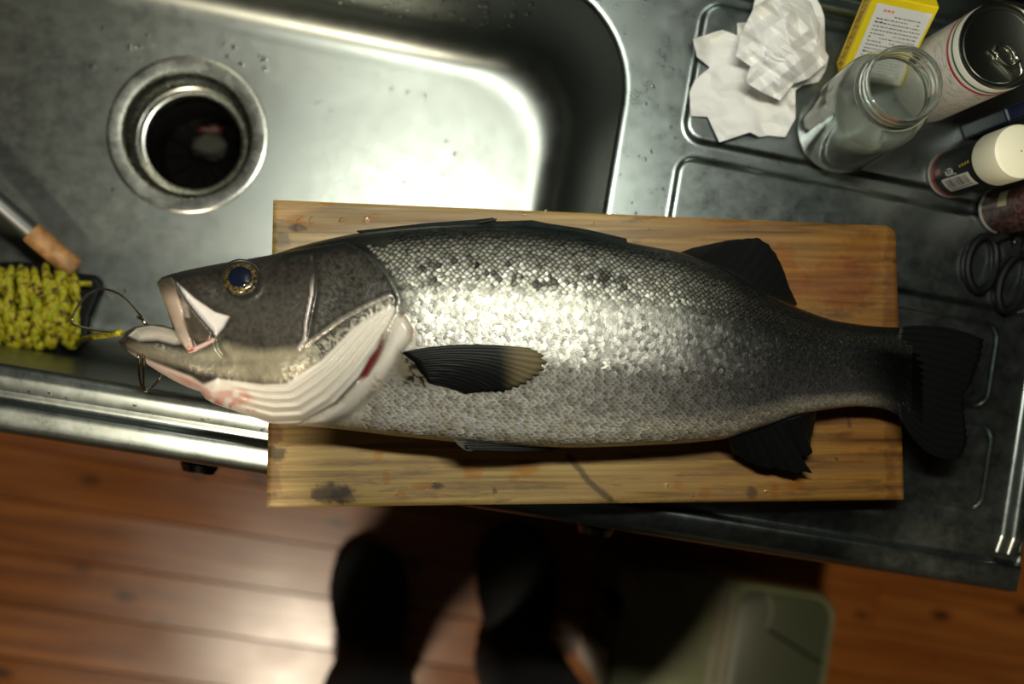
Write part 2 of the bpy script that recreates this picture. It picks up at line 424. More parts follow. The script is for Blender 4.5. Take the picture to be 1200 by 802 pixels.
# cabinet under the sink
cab = empty('sink_cabinet', L(0, .1, 0), 'brown base cabinet carrying the stainless sink', 'cabinet')
MCB = mat('cabinet_board', (.05, .03, .02), .5)
for xx in (-.57, .507): bevel(MB().lbox(xx, xx + .018, -.056, .34, 0.0, .762).build('side_panel', MCB, cab, smooth=False), .001)
MB().lbox(-.552, .507, .326, .34, 0.0, .762).build('back_panel', MCB, cab, smooth=False)
MB().lbox(-.552, .507, -.04, .326, .08, .095).build('bottom_panel', MCB, cab, smooth=False)
for i in range(3):
    x0 = -.57 + i * .365; d = bevel(MB().lbox(x0 + .002, x0 + .363, -.074, -.058, .09, .758).build('door', MCB, cab, smooth=False), .002)
    kx = -.118 if i == 1 else x0 + .05
    kp = L(kx, -.074, .70); ax = L(0, -1, 0)
    MB().lathe([(.001, 0), (.006, 0), (.006, .016), (.014, .020), (.0155, .026), (.013, .032), (.001, .034)], kp, ax, 28).build('knob', mat('dark_chrome', (.12, .12, .11), .15, 1.), d)

# ================================================================== CUTTING BOARD
ZT = .827
c = [P(320, 234, ZT), P(1050, 265, ZT), P(1060, 586, ZT), P(312, 595, ZT)]     # TL TR BR BL
nx, ny = 300, 140
gs, gt = np.meshgrid(np.linspace(0, 1, nx), np.linspace(0, 1, ny), indexing='ij')
TL, TR, BRc, BL = [np.array(q) for q in c]
G = (TL * ((1 - gs) * (1 - gt))[..., None] + TR * (gs * (1 - gt))[..., None] + BRc * (gs * gt)[..., None] + BL * ((1 - gs) * gt)[..., None])
# round the corner at the far right
rc = .008; wx = gs * .466; wy = gt * .21
dx = np.maximum(wx - (.466 - rc), 0); dy = np.maximum(rc - wy, 0); dd = np.hypot(dx, dy); k = np.where((dx > 0) & (dy > 0) & (dd > 1e-9), np.maximum(np.maximum(dx, dy) / np.maximum(dd, 1e-9), 0), 1)
G[..., 0] -= dx * (1 - k); G[..., 1] -= dy * (1 - k) * 1.0
edge = np.minimum.reduce([wx, .466 - wx, wy, .21 - wy])
G[..., 2] -= .0012 * (1 - smst(edge, 0, .002)) + .0004 * vnoise(gs * 300, gt * 140, 22, 3)
# pixel coordinates of each top vertex for its stains
PXs = (320 * (1 - gs) * (1 - gt) + 1050 * gs * (1 - gt) + 1060 * gs * gt + 312 * (1 - gs) * gt)
PYs = (234 * (1 - gs) * (1 - gt) + 265 * gs * (1 - gt) + 586 * gs * gt + 595 * (1 - gs) * gt)
col = np.ones((nx, ny, 3))
def stain(px, py, rx, ry, c, amt, seed, wob=.5):
    global col
    r = np.hypot((PXs - px) / rx, (PYs - py) / ry) + wob * (vnoise(PXs, PYs, 6, seed) - .5) + .35 * (vnoise(PXs, PYs, 2.6, seed + 9) - .5)
    a = (1 - smst(r, .7, 1.1))[..., None] * amt; col = col * (1 - a) + col * np.array(c) * a
OR = (.98, .68, .20); DK = (.14, .12, .12); BRN = (.5, .33, .2)
for s in [(384, 579, 24, 12, DK, .9, 1), (398, 582, 16, 10, DK, .7, 2), (322, 532, 13, 9, DK, .85, 3), (318, 505, 12, 22, BRN, .8, 4), (318, 560, 10, 26, BRN, .6, 4),
          (436, 535, 6, 7, OR, .8, 5), (445, 560, 4, 9, OR, .9, 6), (544, 552, 13, 12, OR, 1, 7), (604, 551, 15, 8, OR, 1, 8), (590, 561, 8, 6, OR, .6, 9), (487, 570, 12, 5, OR, .9, 10), (503, 570, 7, 4, DK, .9, 11), (464, 581, 7, 5, OR, .8, 12), (500, 583, 4, 4, OR, .8, 13),
          (568, 576, 3, 4, DK, .8, 14), (345, 258, 14, 6, OR, .9, 15), (355, 263, 10, 4, OR, .8, 16), (348, 267, 10, 5, DK, .8, 17), (331, 282, 12, 9, DK, .6, 18), (399, 258, 5, 4, OR, .8, 19), (430, 257, 10, 4, OR, .7, 20), (380, 237, 9, 4, OR, .7, 21),
          (910, 310, 18, 28, OR, .8, 22), (930, 335, 14, 20, OR, .8, 23), (980, 330, 45, 34, (.9, .62, .36), .8, 24), (1010, 300, 30, 30, (.8, .62, .45), .7, 25), (925, 562, 12, 22, OR, .7, 26), (872, 578, 6, 9, DK, .6, 27), (815, 578, 8, 8, OR, .7, 28), (782, 569, 7, 5, OR, .7, 29), (900, 575, 6, 10, OR, .8, 30),
          (1000, 500, 40, 40, (.95, .75, .5), .6, 31), (840, 258, 30, 10, OR, .5, 32), (760, 255, 24, 6, OR, .5, 33), (1045, 420, 12, 180, BRN, .6, 34), (1000, 352, 40, 18, (.7, .55, .45), .6, 35), (680, 540, 10, 5, OR, .6, 36)]: stain(*s)
d = dist_poly(PXs, PYs, [(654, 535), (668, 552), (682, 570), (702, 585)], False)
a = (1 - smst(d + 2 * vnoise(PXs, PYs, 5, 40), 3, 6))[..., None] * .75; col = col * (1 - a) + col * np.array(DK) * a
d = dist_poly(PXs, PYs, [(989, 484), (992, 501)], False); a = (1 - smst(d, 1, 2.5))[..., None] * .8; col *= (1 - a * .75)
a = (smst(PXs, 560, 1020))[..., None]; col = col * (1 - a) + col * np.array((.66, .46, .24)) * a      # right end more orange, with the lamp's falloff painted in as darkening
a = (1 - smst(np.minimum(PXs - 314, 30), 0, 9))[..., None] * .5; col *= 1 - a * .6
V = G.reshape(-1, 3).tolist(); C4 = col.reshape(-1, 3)
Fq = [(i * ny + j, i * ny + j + 1, (i + 1) * ny + j + 1, (i + 1) * ny + j) for i in range(nx - 1) for j in range(ny - 1)]
border = [i * ny for i in range(nx)] + [(nx - 1) * ny + j for j in range(1, ny)] + [i * ny + ny - 1 for i in range(nx - 2, -1, -1)] + [j for j in range(ny - 2, 0, -1)]
b0 = len(V); nb = len(border)
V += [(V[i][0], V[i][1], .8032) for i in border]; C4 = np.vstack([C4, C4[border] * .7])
Fq += [(border[i], border[(i + 1) % nb], b0 + (i + 1) % nb, b0 + i) for i in range(nb)] + [[b0 + i for i in range(nb)][::-1]]
m = mat('worn_wood_board', (.5, .3, .1), .5); t = NT(m)
v = t.coords((5, 150, 40), (0, 0, math.radians(1))); n1 = t.noise(v, 1.3, 6, .62, .4); v2 = t.coords((3, 30, 10)); n2 = t.noise(v2, 2.2, 5, .6, .8)
c1 = t.ramp(n1, [(.30, (.11, .066, .018)), (.47, (.30, .195, .056)), (.70, (.49, .345, .118))])
c2 = t.mix(t.rng(n2, .46, .72, 0, .55), c1, (.25, .15, .055))
vv = t.coords((1.6, 9, 5)); n4 = t.noise(vv, 14, 4, .7); c2 = t.mix(t.rng(n4, .55, .70, 0, .75), c2, (.11, .070, .034))
at = t.n('ShaderNodeAttribute', attribute_name='Col')
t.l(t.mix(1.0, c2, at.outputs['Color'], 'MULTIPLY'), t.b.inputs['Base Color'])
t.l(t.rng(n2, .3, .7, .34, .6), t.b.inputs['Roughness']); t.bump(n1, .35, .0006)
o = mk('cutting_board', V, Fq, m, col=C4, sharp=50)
tag(o, 'stained rectangular wooden cutting board lying across the sink under the fish', 'cutting board')

# ================================================================== FISH
rails = [  # (dorsal pixel, ventral pixel, half thickness, mid height)
 ((139, 399), (140, 403), .004, .862), ((146, 389.5), (148, 411), .009, .862), ((158, 383), (163, 421), .013, .862), ((175, 380), (186, 436), .016, .862), ((192, 381), (205, 447), .018, .862),
 ((203, 385), (222, 455), .020, .862), ((194, 359), (234, 459), .017, .862), ((183.5, 331), (241, 468), .015, .862), ((190, 325), (252, 474), .017, .862), ((201, 321), (264, 478), .020, .862),
 ((228, 314.5), (278, 483), .024, .863), ((260, 308.5), (294, 488), .028, .863), ((300, 302), (318, 497), .032, .864), ((326, 297), (336, 499), .035, .864), ((345, 290), (352, 499), .036, .865), ((385, 280), (385, 502), .038, .866),
 ((420, 273), (422, 506), .040, .867), ((457, 269), (460, 511), .041, .868), ((500, 265), (500, 515), .042, .868), ((565, 262), (560, 521), .042, .868), ((620, 264), (620, 524), .0415, .868),
 ((680, 272), (680, 525), .041, .868), ((735, 284), (740, 523), .039, .867), ((800, 296), (800, 520), .036, .866), ((850, 315), (850, 515), .032, .864), ((900, 344), (900, 499), .026, .862),
 ((940, 363), (932, 487), .021, .860), ((975, 375.5), (962, 481), .017, .858), ((1010, 381), (1000, 476), .014, .856), ((1040, 383.5), (1035, 478), .0095, .854), ((1062, 384), (1060, 490), .0045, .8535), ((1086, 384), (1082, 522), .0012, .8535)]
Tr = np.array([r[0] for r in rails]); Br = np.array([r[1] for r in rails]); Hr = np.array([[r[2], r[3]] for r in rails])
mid = (Tr + Br) / 2; key = np.r_[0, np.cumsum(np.maximum(np.linalg.norm(np.diff(Tr, axis=0), axis=1), np.linalg.norm(np.diff(Br, axis=0), axis=1)))]
NU, NV = 520, 150
uq = np.linspace(0, key[-1], NU)
def sm(a, k):
    pad = np.r_[np.full(k, a[0]), a, np.full(k, a[-1])]; ker = np.hanning(2 * k + 1); ker /= ker.sum(); return np.convolve(pad, ker, 'valid')
def rail(a, keep):
    r = np.stack([np.interp(uq, key, a[:, j]) for j in range(a.shape[1])], -1)
    s = np.stack([sm(r[:, j], 9) for j in range(a.shape[1])], -1)
    wgt = smst(uq, keep, keep + 40)[:, None]; return r * (1 - wgt) + s * wgt
Tq = rail(Tr, key[8]); Bq = rail(Br, key[8]); Hq = rail(Hr, -100)
vq = (1 - np.cos(np.pi * np.linspace(0, 1, NV))) / 2
vq = .55 * vq + .45 * np.linspace(0, 1, NV)
FX = Tq[:, None, 0] * (1 - vq) + Bq[:, None, 0] * vq
FY = Tq[:, None, 1] * (1 - vq) + Bq[:, None, 1] * vq
TT, ZM = Hq[:, None, 0] + 0 * vq, Hq[:, None, 1] + 0 * vq
prof = np.maximum(1 - np.abs(2 * vq - 1) ** 2.6, 0) ** .58
HT = TT * prof
_out = np.vstack([Tq[::3], Bq[::-3]]); _d = np.maximum(dist_poly(FX, FY, _out), 0); _k = np.clip(_d / 30, 0, 1)
_hd = (.021 + .006 * smst(FX, 190, 290)) * np.sqrt(np.maximum(1 - (1 - _k) ** 2, 0)); _w = 1 - smst(FX, 215, 300)
HT = HT * (1 - _w) + _hd * _w
# ---- relief and colouring of the head, in the fish's own picture plane
BODY = np.zeros(FX.shape + (4,))
def lerp(c, msk):
    c = np.array(c, float); k = msk[..., None]
    if len(c) == 3: BODY[..., :3] = BODY[..., :3] * (1 - k) + c * k
    else: BODY[...] = BODY * (1 - k) + c * k
VV = vq[None, :] + 0 * FX
nz1 = vnoise(FX, FY, 9, 1); nz2 = vnoise(FX, FY, 3.2, 2); nz3 = vnoise(FX, FY, 28, 3)
# flank: dark back, silver side, pale belly
def flank(v, x, y, out4=True):
    stops = [0, .05, .12, .22, .32, .5, .68, .84, .91, 1.0]
    cols = np.array([[.012, .018, .016], [.020, .026, .022], [.07, .08, .065], [.20, .21, .17], [.40, .40, .34], [.46, .455, .40], [.48, .465, .40], [.58, .55, .47], [.82, .77, .62], [.76, .68, .49]])
    mets = [.25, .3, .55, .7, .8, .8, .60, .28, .10, .05]
    c = np.stack([np.interp(v, stops, cols[:, k]) for k in range(3)], -1); mt = np.interp(v, stops, mets)
    f = smst(x, 580, 930)                                # darker towards the tail: deeper pigment, plus light falloff painted into the colour
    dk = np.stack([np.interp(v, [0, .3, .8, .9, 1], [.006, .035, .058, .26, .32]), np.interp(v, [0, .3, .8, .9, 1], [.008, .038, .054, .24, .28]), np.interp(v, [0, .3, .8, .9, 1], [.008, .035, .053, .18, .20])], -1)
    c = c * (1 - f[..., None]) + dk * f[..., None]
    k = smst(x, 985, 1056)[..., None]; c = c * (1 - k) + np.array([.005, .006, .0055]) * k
    return c, mt
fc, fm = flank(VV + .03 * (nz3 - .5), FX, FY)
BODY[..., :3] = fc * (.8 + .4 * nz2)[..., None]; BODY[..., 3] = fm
head_edge = [(330, 296), (405, 284), (432, 300), (452, 322), (466, 350), (463, 366), (450, 394), (424, 441), (395, 471), (345, 500), (300, 520), (100, 520), (100, 250), (330, 250)]
dh = dist_poly(FX, FY, head_edge); hm = smst(dh, -1.2, 1.2)
HT += np.where(dh > 0, .0042 * np.exp(-np.maximum(dh, 0) / 45), 0) * smst(dh, -1, 1.5) * smst(FX + .35 * (FY - 300), 400, 450)
HT -= .0022 * np.exp(-np.maximum(-dh, 0) / 6) * (dh < 0) * (FX > 330)
# head base colour
up = dist_poly(FX, FY, [(200, 323), (262, 330), (330, 315), (380, 300)], False)
hc = np.array([.040, .036, .030]) * (1 + .9 * (nz2 - .5) + .5 * (nz1 - .5))[..., None]
BODY[..., :3] = BODY[..., :3] * (1 - hm[..., None]) + hc * hm[..., None]; BODY[..., 3] = BODY[..., 3] * (1 - hm) + .3 * hm
lerp((.11, .105, .085, .5), mask(FX, FY, [(262, 350), (360, 335), (362, 400), (330, 408), (285, 405), (262, 385)], 22) * (.35 + .65 * nz2) * .8)
lerp((.12, .125, .105, .6), mask(FX, FY, [(375, 310), (420, 300), (455, 335), (400, 368), (372, 385)], 14) * smst(vnoise(FX, FY, 2.2, 31), .35, .75) * .8)
lerp((.012, .014, .013, .2), mask(FX, FY, [(326, 298), (345, 288), (440, 268), (448, 282), (436, 300), (400, 293), (365, 300), (330, 302)], 5))
lerp((.03, .028, .024, .2), mask(FX, FY, [(201, 320), (262, 307), (330, 295), (330, 303), (262, 316), (205, 328)], 3) * .8)
lerp((.02, .025, .024, .2), mask(FX, FY, [(432, 300), (450, 300), (475, 345), (482, 375), (468, 372), (468, 350), (454, 322)], 4) * .75)
# cheek to throat: cream olive band, granular silver below the opercle
lerp((.36, .33, .23, .25), mask(FX, FY, [(228, 415), (262, 402), (300, 412), (345, 408), (362, 402), (375, 410), (372, 428), (330, 449), (290, 447), (240, 436), (160, 415), (150, 405)], 7) * (.65 + .35 * nz1))
lerp((.16, .15, .11, .2), mask(FX, FY, [(158, 402), (200, 410), (240, 422), (300, 425), (240, 432), (180, 420), (150, 408)], 4) * .7)
lerp((.60, .58, .46, .5), mask(FX, FY, [(330, 428), (380, 398), (420, 370), (455, 350), (460, 356), (420, 384), (372, 424), (335, 446)], 4) * smst(vnoise(FX, FY, 2.3, 33), .15, .85))
lerp((.42, .40, .33, .5), (1 - smst(dist_poly(FX, FY, [(358, 404), (400, 374), (430, 358), (457, 346)], False), .6, 4)) * (.4 + .6 * nz2))
HT += .0010 * (1 - smst(dist_poly(FX, FY, [(358, 404), (400, 374), (430, 358), (457, 346)], False), 0, 4))
# preopercle edge
dp = dist_poly(FX, FY, [(362, 300), (367, 318), (365, 345), (359, 375), (357, 398), (350, 408)], False)
lerp((.48, .44, .40, .2), (1 - smst(dp, 1.0, 2.6)) * smst(FY, 318, 345)); lerp((.02, .02, .018, .2), (1 - smst(dist_poly(FX, FY, [(366, 300), (371, 318), (370, 345), (364, 375)], False), 1, 3.5)) * .8)
HT += .0010 * (1 - smst(dp, 0, 3)) * smst(FY, 312, 350) - .0016 * (1 - smst(dist_poly(FX, FY, [(367, 300), (372, 318), (371, 345), (365, 375), (362, 392)], False), 0, 4))
lerp((.05, .045, .04, .2), (1 - smst(dist_poly(FX, FY, [(368, 400), (376, 410), (380, 420)], False), .6, 2)) * .8)
# white branchiostegal folds
bro_up = [(236, 452), (255, 444), (308, 451), (336, 450), (376, 423), (416, 383), (457, 357)]
bro_lo = [(240, 470), (282, 486), (318, 498), (356, 497), (389, 476), (420, 442), (443, 408), (457, 382), (465, 362)]
dm = dist_poly(FX, FY, bro_up + bro_lo[::-1]); bm_ = smst(dm, -2, 2)
lerp((.70, .66, .57, 0), bm_)
du = dist_poly(FX, FY, bro_up, False); dl = dist_poly(FX, FY, bro_lo, False); q = du / (du + dl + 1e-6)
fold = np.sin(2 * np.pi * (q ** .85) * 5.0 + 1.0)
fw = bm_ * smst(q, .04, .16) * smst(FX, 268, 312)
HT += .0013 * fold * fw; lerp((.42, .38, .30, 0), fw * smst(-fold, .45, 1) * .55)
lerp((.58, .30, .25, 0), mask(FX, FY, [(215, 444), (236, 450), (262, 452), (292, 460), (300, 470), (270, 478), (240, 470), (234, 460)], 5) * smst(nz1, .3, .65) * .8)
lerp((.40, .09, .07, 0), mask(FX, FY, [(236, 462), (262, 470), (290, 474), (300, 482), (262, 478), (240, 471)], 2.5) * smst(vnoise(FX, FY, 4, 35), .35, .8) * .7)
lerp((.62, .50, .43, 0), mask(FX, FY, [(150, 412), (186, 427), (225, 442), (240, 452), (236, 462), (205, 450), (170, 430)], 2.5))
lerp((.45, .18, .15, 0), mask(FX, FY, [(198, 437), (225, 446), (238, 455), (222, 452)], 3) * .7)
HT += .0012 * (vnoise(FX, FY, 8, 12) - .5) * mask(FX, FY, [(215, 440), (300, 450), (300, 484), (240, 470)], 6)
# gill slit, cleithrum
slit = [(449, 392), (442, 409), (433, 420), (423, 439), (420, 447), (430, 441), (440, 424), (447, 410)]
cle = [(464, 372), (474, 371), (483, 384), (482, 397), (468, 412), (459, 429), (440, 459), (425, 474), (410, 488), (382, 501), (350, 498), (378, 488), (401, 471), (421, 446), (440, 425), (453, 401), (458, 384)]
km = mask(FX, FY, cle, 2); lerp((.66, .61, .52, 0), km); HT += .0030 * smst(dist_poly(FX, FY, cle), -2, 7)
lerp((.40, .33, .22, 0), (1 - smst(dist_poly(FX, FY, cle, True) * 1.0, -1, 3)) * mask(FX, FY, cle, 6) * .6)
sm_ = mask(FX, FY, slit, 1.6); lerp((.16, .012, .014, 0), sm_); HT -= .006 * mask(FX, FY, slit, 3)
lerp((.34, .25, .16, .1), mask(FX, FY, [(470, 360), (490, 385), (500, 405), (485, 410), (478, 392), (478, 380)], 6) * .6)
# mouth: premaxilla, maxilla, the white skin behind, tongue side of the lower jaw
prem = [(184, 329), (202, 326), (209, 347), (215, 370), (222, 394), (228, 409), (220, 412), (211, 400), (202, 379), (190, 351)]
maxi = [(204, 329), (219, 351), (233, 369), (251, 389), (247, 399), (234, 401), (223, 396), (216, 377), (217, 362), (209, 347)]
whit = [(207, 331), (228, 350), (252, 366), (269, 371), (262, 384), (253, 394), (246, 385), (233, 369), (219, 352)]
tong = [(151, 394), (161, 384), (177, 381), (203, 385), (213, 403), (205, 404), (185, 399), (164, 400)]
HT -= .0040 * mask(FX, FY, tong, 3) + .0024 * mask(FX, FY, whit, 4)
lerp((.56, .50, .41, 0), mask(FX, FY, tong, 2)); lerp((.66, .63, .60, 0), mask(FX, FY, whit, 1.3))
HT += .0028 * mask(FX, FY, prem, 2.2) + .0036 * mask(FX, FY, maxi, 1.8)
lerp((.50, .40, .32, 0), mask(FX, FY, prem, 1.3)); lerp((.10, .085, .06, .2), mask(FX, FY, prem, 1.3) * (1 - smst(FY, 333, 356)))
lerp((.085, .072, .052, .2), mask(FX, FY, maxi, 1.2)); lerp((.06, .052, .042, .2), mask(FX, FY, [(218, 362), (230, 372), (248, 391), (240, 394), (226, 390), (219, 376)], 3) * (.5 + .5 * nz2)); lerp((.45, .40, .33, .2), mask(FX, FY, [(212, 350), (219, 358), (222, 372), (217, 372)], 2))
lerp((.45, .15, .12, 0), (1 - smst(np.hypot(FX - 224, FY - 409), 2, 7)) * .8); lerp((.62, .42, .36, 0), (1 - smst(dist_poly(FX, FY, [(229, 409), (240, 404), (250, 398)], False), 1.2, 3.2)))
HT -= .0022 * (1 - smst(dist_poly(FX, FY, [(254, 395), (256, 408), (262, 416)], False), 0, 5)); lerp((.10, .11, .08, .2), (1 - smst(dist_poly(FX, FY, [(257, 394), (257, 406), (262, 414)], False), 1, 4)) * .6)
lerp((.035, .033, .028, .1), 1 - smst(np.hypot((FX - 141) / 1.0, (FY - 398) / 1.3), 4, 12))
lerp((.10, .09, .065, .1), (1 - smst(dist_poly(FX, FY, [(146, 390), (160, 383), (178, 380), (202, 385)], False), .8, 2.4)) * .8)
# eye socket
EX, EY = 282.5, 328.0
re = np.hypot(FX - EX, FY - EY); HT += .0010 * np.exp(-((re - 24) / 4) ** 2) - .0030 * (1 - smst(re, 12, 22)); lerp((.022, .024, .022, .1), (1 - smst(re, 21, 30)) * .8)
# nostril, granular skin, pectoral root
HT -= .0012 * (1 - smst(np.hypot(FX - 248, FY - 318), 1, 3))
HT += .00030 * (nz2 - .5) * hm * (1 - bm_)
lerp((.17, .13, .075, .2), mask(FX, FY, [(466, 416), (480, 412), (500, 420), (507, 440), (498, 452), (478, 450), (462, 436)], 5) * .85); lerp((.012, .011, .009, .1), mask(FX, FY, [(468, 412), (500, 412), (512, 440), (500, 456), (466, 452), (480, 436)], 5) * smst(vnoise(FX, FY, 2.4, 41), .35, .6))
lerp((.40, .34, .22, .3), mask(FX, FY, [(440, 440), (470, 455), (475, 470), (440, 480), (425, 470)], 8) * smst(nz2, .4, .65) * .7)
sp = smst(vnoise(FX, FY, 11, 21), .66, .76) * mask(FX, FY, [(450, 315), (560, 305), (700, 320), (740, 345), (650, 345), (540, 335), (460, 335)], 10)
lerp((.02, .025, .02, .3), sp * .8)
edge0 = np.minimum(vq, 1 - vq)[None, :]
HT = np.where(edge0 < 1e-6, 0, np.maximum(HT, .0004 * (edge0 > 0)))
ZM = ZM - .008 * smst(VV, .6, 1.0) * smst(FX, 330, 420) * (1 - smst(FX, 800, 950)); HT = HT + 0
ZF = ZM + HT
TOP = PW(FX, FY, ZF)
MIDP = PW(FX, FY, ZM)
lowk = np.where(FX < 330, .85, 1.0)
ZL = np.maximum(ZM - TT * prof * lowk, np.where(FX > 318, ZT + .0005, .82)); ZL = np.where(edge0 < 1e-6, ZM, ZL)
LOW = MIDP.copy(); LOW[..., 2] = ZL
fish = empty('sea_bass', (float(MIDP[300, 75, 0]), float(MIDP[300, 75, 1]), ZT), 'whole large silver sea bass lying on its side on the wooden board', 'fish')
Vt = TOP.reshape(-1, 3); Vl = LOW[:, 1:-1].reshape(-1, 3); nt = len(Vt); nl = NV - 2
idL = lambda i, j: i * NV + j if j in (0, NV - 1) else nt + i * nl + j - 1
Fq = [(i * NV + j, i * NV + j + 1, (i + 1) * NV + j + 1, (i + 1) * NV + j) for i in range(NU - 1) for j in range(NV - 1)]
Fq += [(idL(i, j), idL(i + 1, j), idL(i + 1, j + 1), idL(i, j + 1)) for i in range(NU - 1) for j in range(NV - 1)]
for i in (0, NU - 1):
    for j in range(NV - 1):
        qd = list(dict.fromkeys([idL(i, j), idL(i, j + 1), i * NV + j + 1, i * NV + j]))
        if len(qd) > 2: Fq.append(qd if i == 0 else qd[::-1])
Cb = np.vstack([BODY.reshape(-1, 4), BODY[:, 1:-1].reshape(-1, 4)])
M_FISH = vcol_mat('wet_fish_skin', .34, 0, (900, .25, .0005), True)
M_FISH.node_tree.nodes['Principled BSDF'].inputs['Coat Weight'].default_value = .25
M_FISH.node_tree.nodes['Principled BSDF'].inputs['Coat Roughness'].default_value = .12
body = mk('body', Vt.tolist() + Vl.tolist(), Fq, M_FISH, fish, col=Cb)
def near(px, py):
    """index of the skin point seen at a pixel"""
    k = np.argmin((FX - px) ** 2 + (FY - py) ** 2); return np.unravel_index(k, FX.shape)
def zskin(px, py): return float(ZF[near(px, py)])
# ---- scales
def samp(A, ui, vi):
    i = np.clip(np.floor(ui).astype(int), 0, NU - 2); j = np.clip(np.floor(vi).astype(int), 0, NV - 2); a = (ui - i); b = (vi - j)
    if A.ndim == 3: a = a[..., None]; b = b[..., None]
    return A[i, j] * (1 - a) * (1 - b) + A[i + 1, j] * a * (1 - b) + A[i, j + 1] * (1 - a) * b + A[i + 1, j + 1] * a * b
hgt = np.linalg.norm(Tq - Bq, axis=1); ROWS = 35
us = []; u = float(np.argmin(np.abs(Tq[:, 0] - 405) + 1e3 * (np.arange(NU) < 100))); pxper = key[-1] / (NU - 1)
cnt = 0
while u < NU - 14:
    us.append((u, cnt % 2)); cnt += 1; u += .5 * 1.06 * hgt[int(u)] / ROWS / pxper
SU = []; SV = []; SS = []
for (u, par) in us:
    for r in range(ROWS):
        v = (r + .5 + .5 * par) / (ROWS + .5)
        if .015 < v < .985: SU.append(u + random.uniform(-.55, .55)); SV.append(np.interp(v + random.uniform(-.0045, .0045), vq, np.arange(NV))); SS.append(hgt[int(u)] / ROWS)
SU = np.array(SU); SV = np.array(SV); SS = np.array(SS)
sx = samp(FX, SU, SV); sy = samp(FY, SU, SV)
keep = (dist_poly(sx, sy, head_edge) < -7) & (dist_poly(sx, sy, cle) < -5) & (dist_poly(sx, sy, [(462, 408), (505, 404), (512, 456), (462, 456)]) < -1) & (sx > 425 + 0 * sy)
keep &= ~((sx < 455) & (sy < 300) & (sy < 285 + (sx - 425) * .3))
keep &= ~((sy > 440) & (sx < 440 + (sy - 440) * -.4))
SU, SV, SS, sx, sy = SU[keep], SV[keep], SS[keep], sx[keep], sy[keep]
p0 = samp(TOP, SU, SV); pu = samp(TOP, np.minimum(SU + 2, NU - 1.001), SV) - samp(TOP, SU - 2, SV); pv = samp(TOP, SU, np.minimum(SV + 1, NV - 1.001)) - samp(TOP, SU, np.maximum(SV - 1, 0))
nrm = np.cross(pv, pu); nrm = nrm / np.linalg.norm(nrm, axis=1, keepdims=True); nrm *= np.sign(nrm[:, 2:3])
ax = pu / np.linalg.norm(pu, axis=1, keepdims=True); by = np.cross(nrm, ax); by /= np.linalg.norm(by, axis=1, keepdims=True)
ns = len(SU); mpp = .00059
lw = (SS * mpp * np.random.uniform(.88, 1.14, ns))[:, None]
rot_ = np.random.normal(0, .16, ns)[:, None]; ax, by = ax * np.cos(rot_) + by * np.sin(rot_), by * np.cos(rot_) - ax * np.sin(rot_)
shape = [(.16, 0, .30), (-.62, .30, -.35), (-.05, .60, .02), (.42, .47, .22), (.70, 0, .30), (.42, -.47, .22), (-.05, -.60, .02), (-.62, -.30, -.35)]
jt = np.random.normal(0, .062, (ns, 2)); SVt = []
for (a, b, hgt_) in shape:
    lift = .17 * hgt_ + .5 * a * .16 + (a * jt[:, 0] + b * jt[:, 1])[:, None] * .9
    SVt.append(p0 + nrm * .00012 + lw * (1.12 * a * ax + 1.02 * b * by + lift * nrm))
SVt = np.stack(SVt, 1)                                   # ns x 8 x 3
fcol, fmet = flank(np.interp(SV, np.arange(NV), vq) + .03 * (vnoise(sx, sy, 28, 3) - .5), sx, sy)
bright = (np.random.uniform(.66, 1.36, ns))[:, None]
spots = (smst(.6 * vnoise(sx, sy, 9, 21) + .4 * vnoise(sx, sy, 4.5, 27), .56, .70) * mask(sx, sy, [(450, 312), (560, 296), (700, 312), (790, 345), (700, 356), (540, 338), (460, 335)], 14))[:, None]
fcol = fcol * (1 - .9 * spots)
vcen = np.interp(SV, np.arange(NV), vq)
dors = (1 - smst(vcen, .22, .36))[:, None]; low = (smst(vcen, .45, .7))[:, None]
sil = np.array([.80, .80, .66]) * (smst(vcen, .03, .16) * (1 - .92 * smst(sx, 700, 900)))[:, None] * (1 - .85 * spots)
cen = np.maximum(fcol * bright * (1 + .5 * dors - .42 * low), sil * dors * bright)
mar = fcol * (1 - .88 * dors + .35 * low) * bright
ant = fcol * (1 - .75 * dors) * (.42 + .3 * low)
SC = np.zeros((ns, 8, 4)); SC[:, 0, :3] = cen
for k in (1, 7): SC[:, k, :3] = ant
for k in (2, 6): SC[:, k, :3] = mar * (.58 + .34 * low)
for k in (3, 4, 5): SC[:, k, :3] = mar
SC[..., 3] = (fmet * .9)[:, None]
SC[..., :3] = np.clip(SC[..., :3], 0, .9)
Fs = [(8 * i, 8 * i + 1 + k, 8 * i + 1 + (k + 1) % 7) for i in range(ns) for k in range(7)]
M_SCALE = vcol_mat('fish_scale', .33, 0, (1100, .5, .0006), True)
# consistent winding (top side up)
o = mk('scales', SVt.reshape(-1, 3), [f[::-1] for f in Fs], M_SCALE, fish, col=SC.reshape(-1, 4)); o['kind'] = 'stuff'
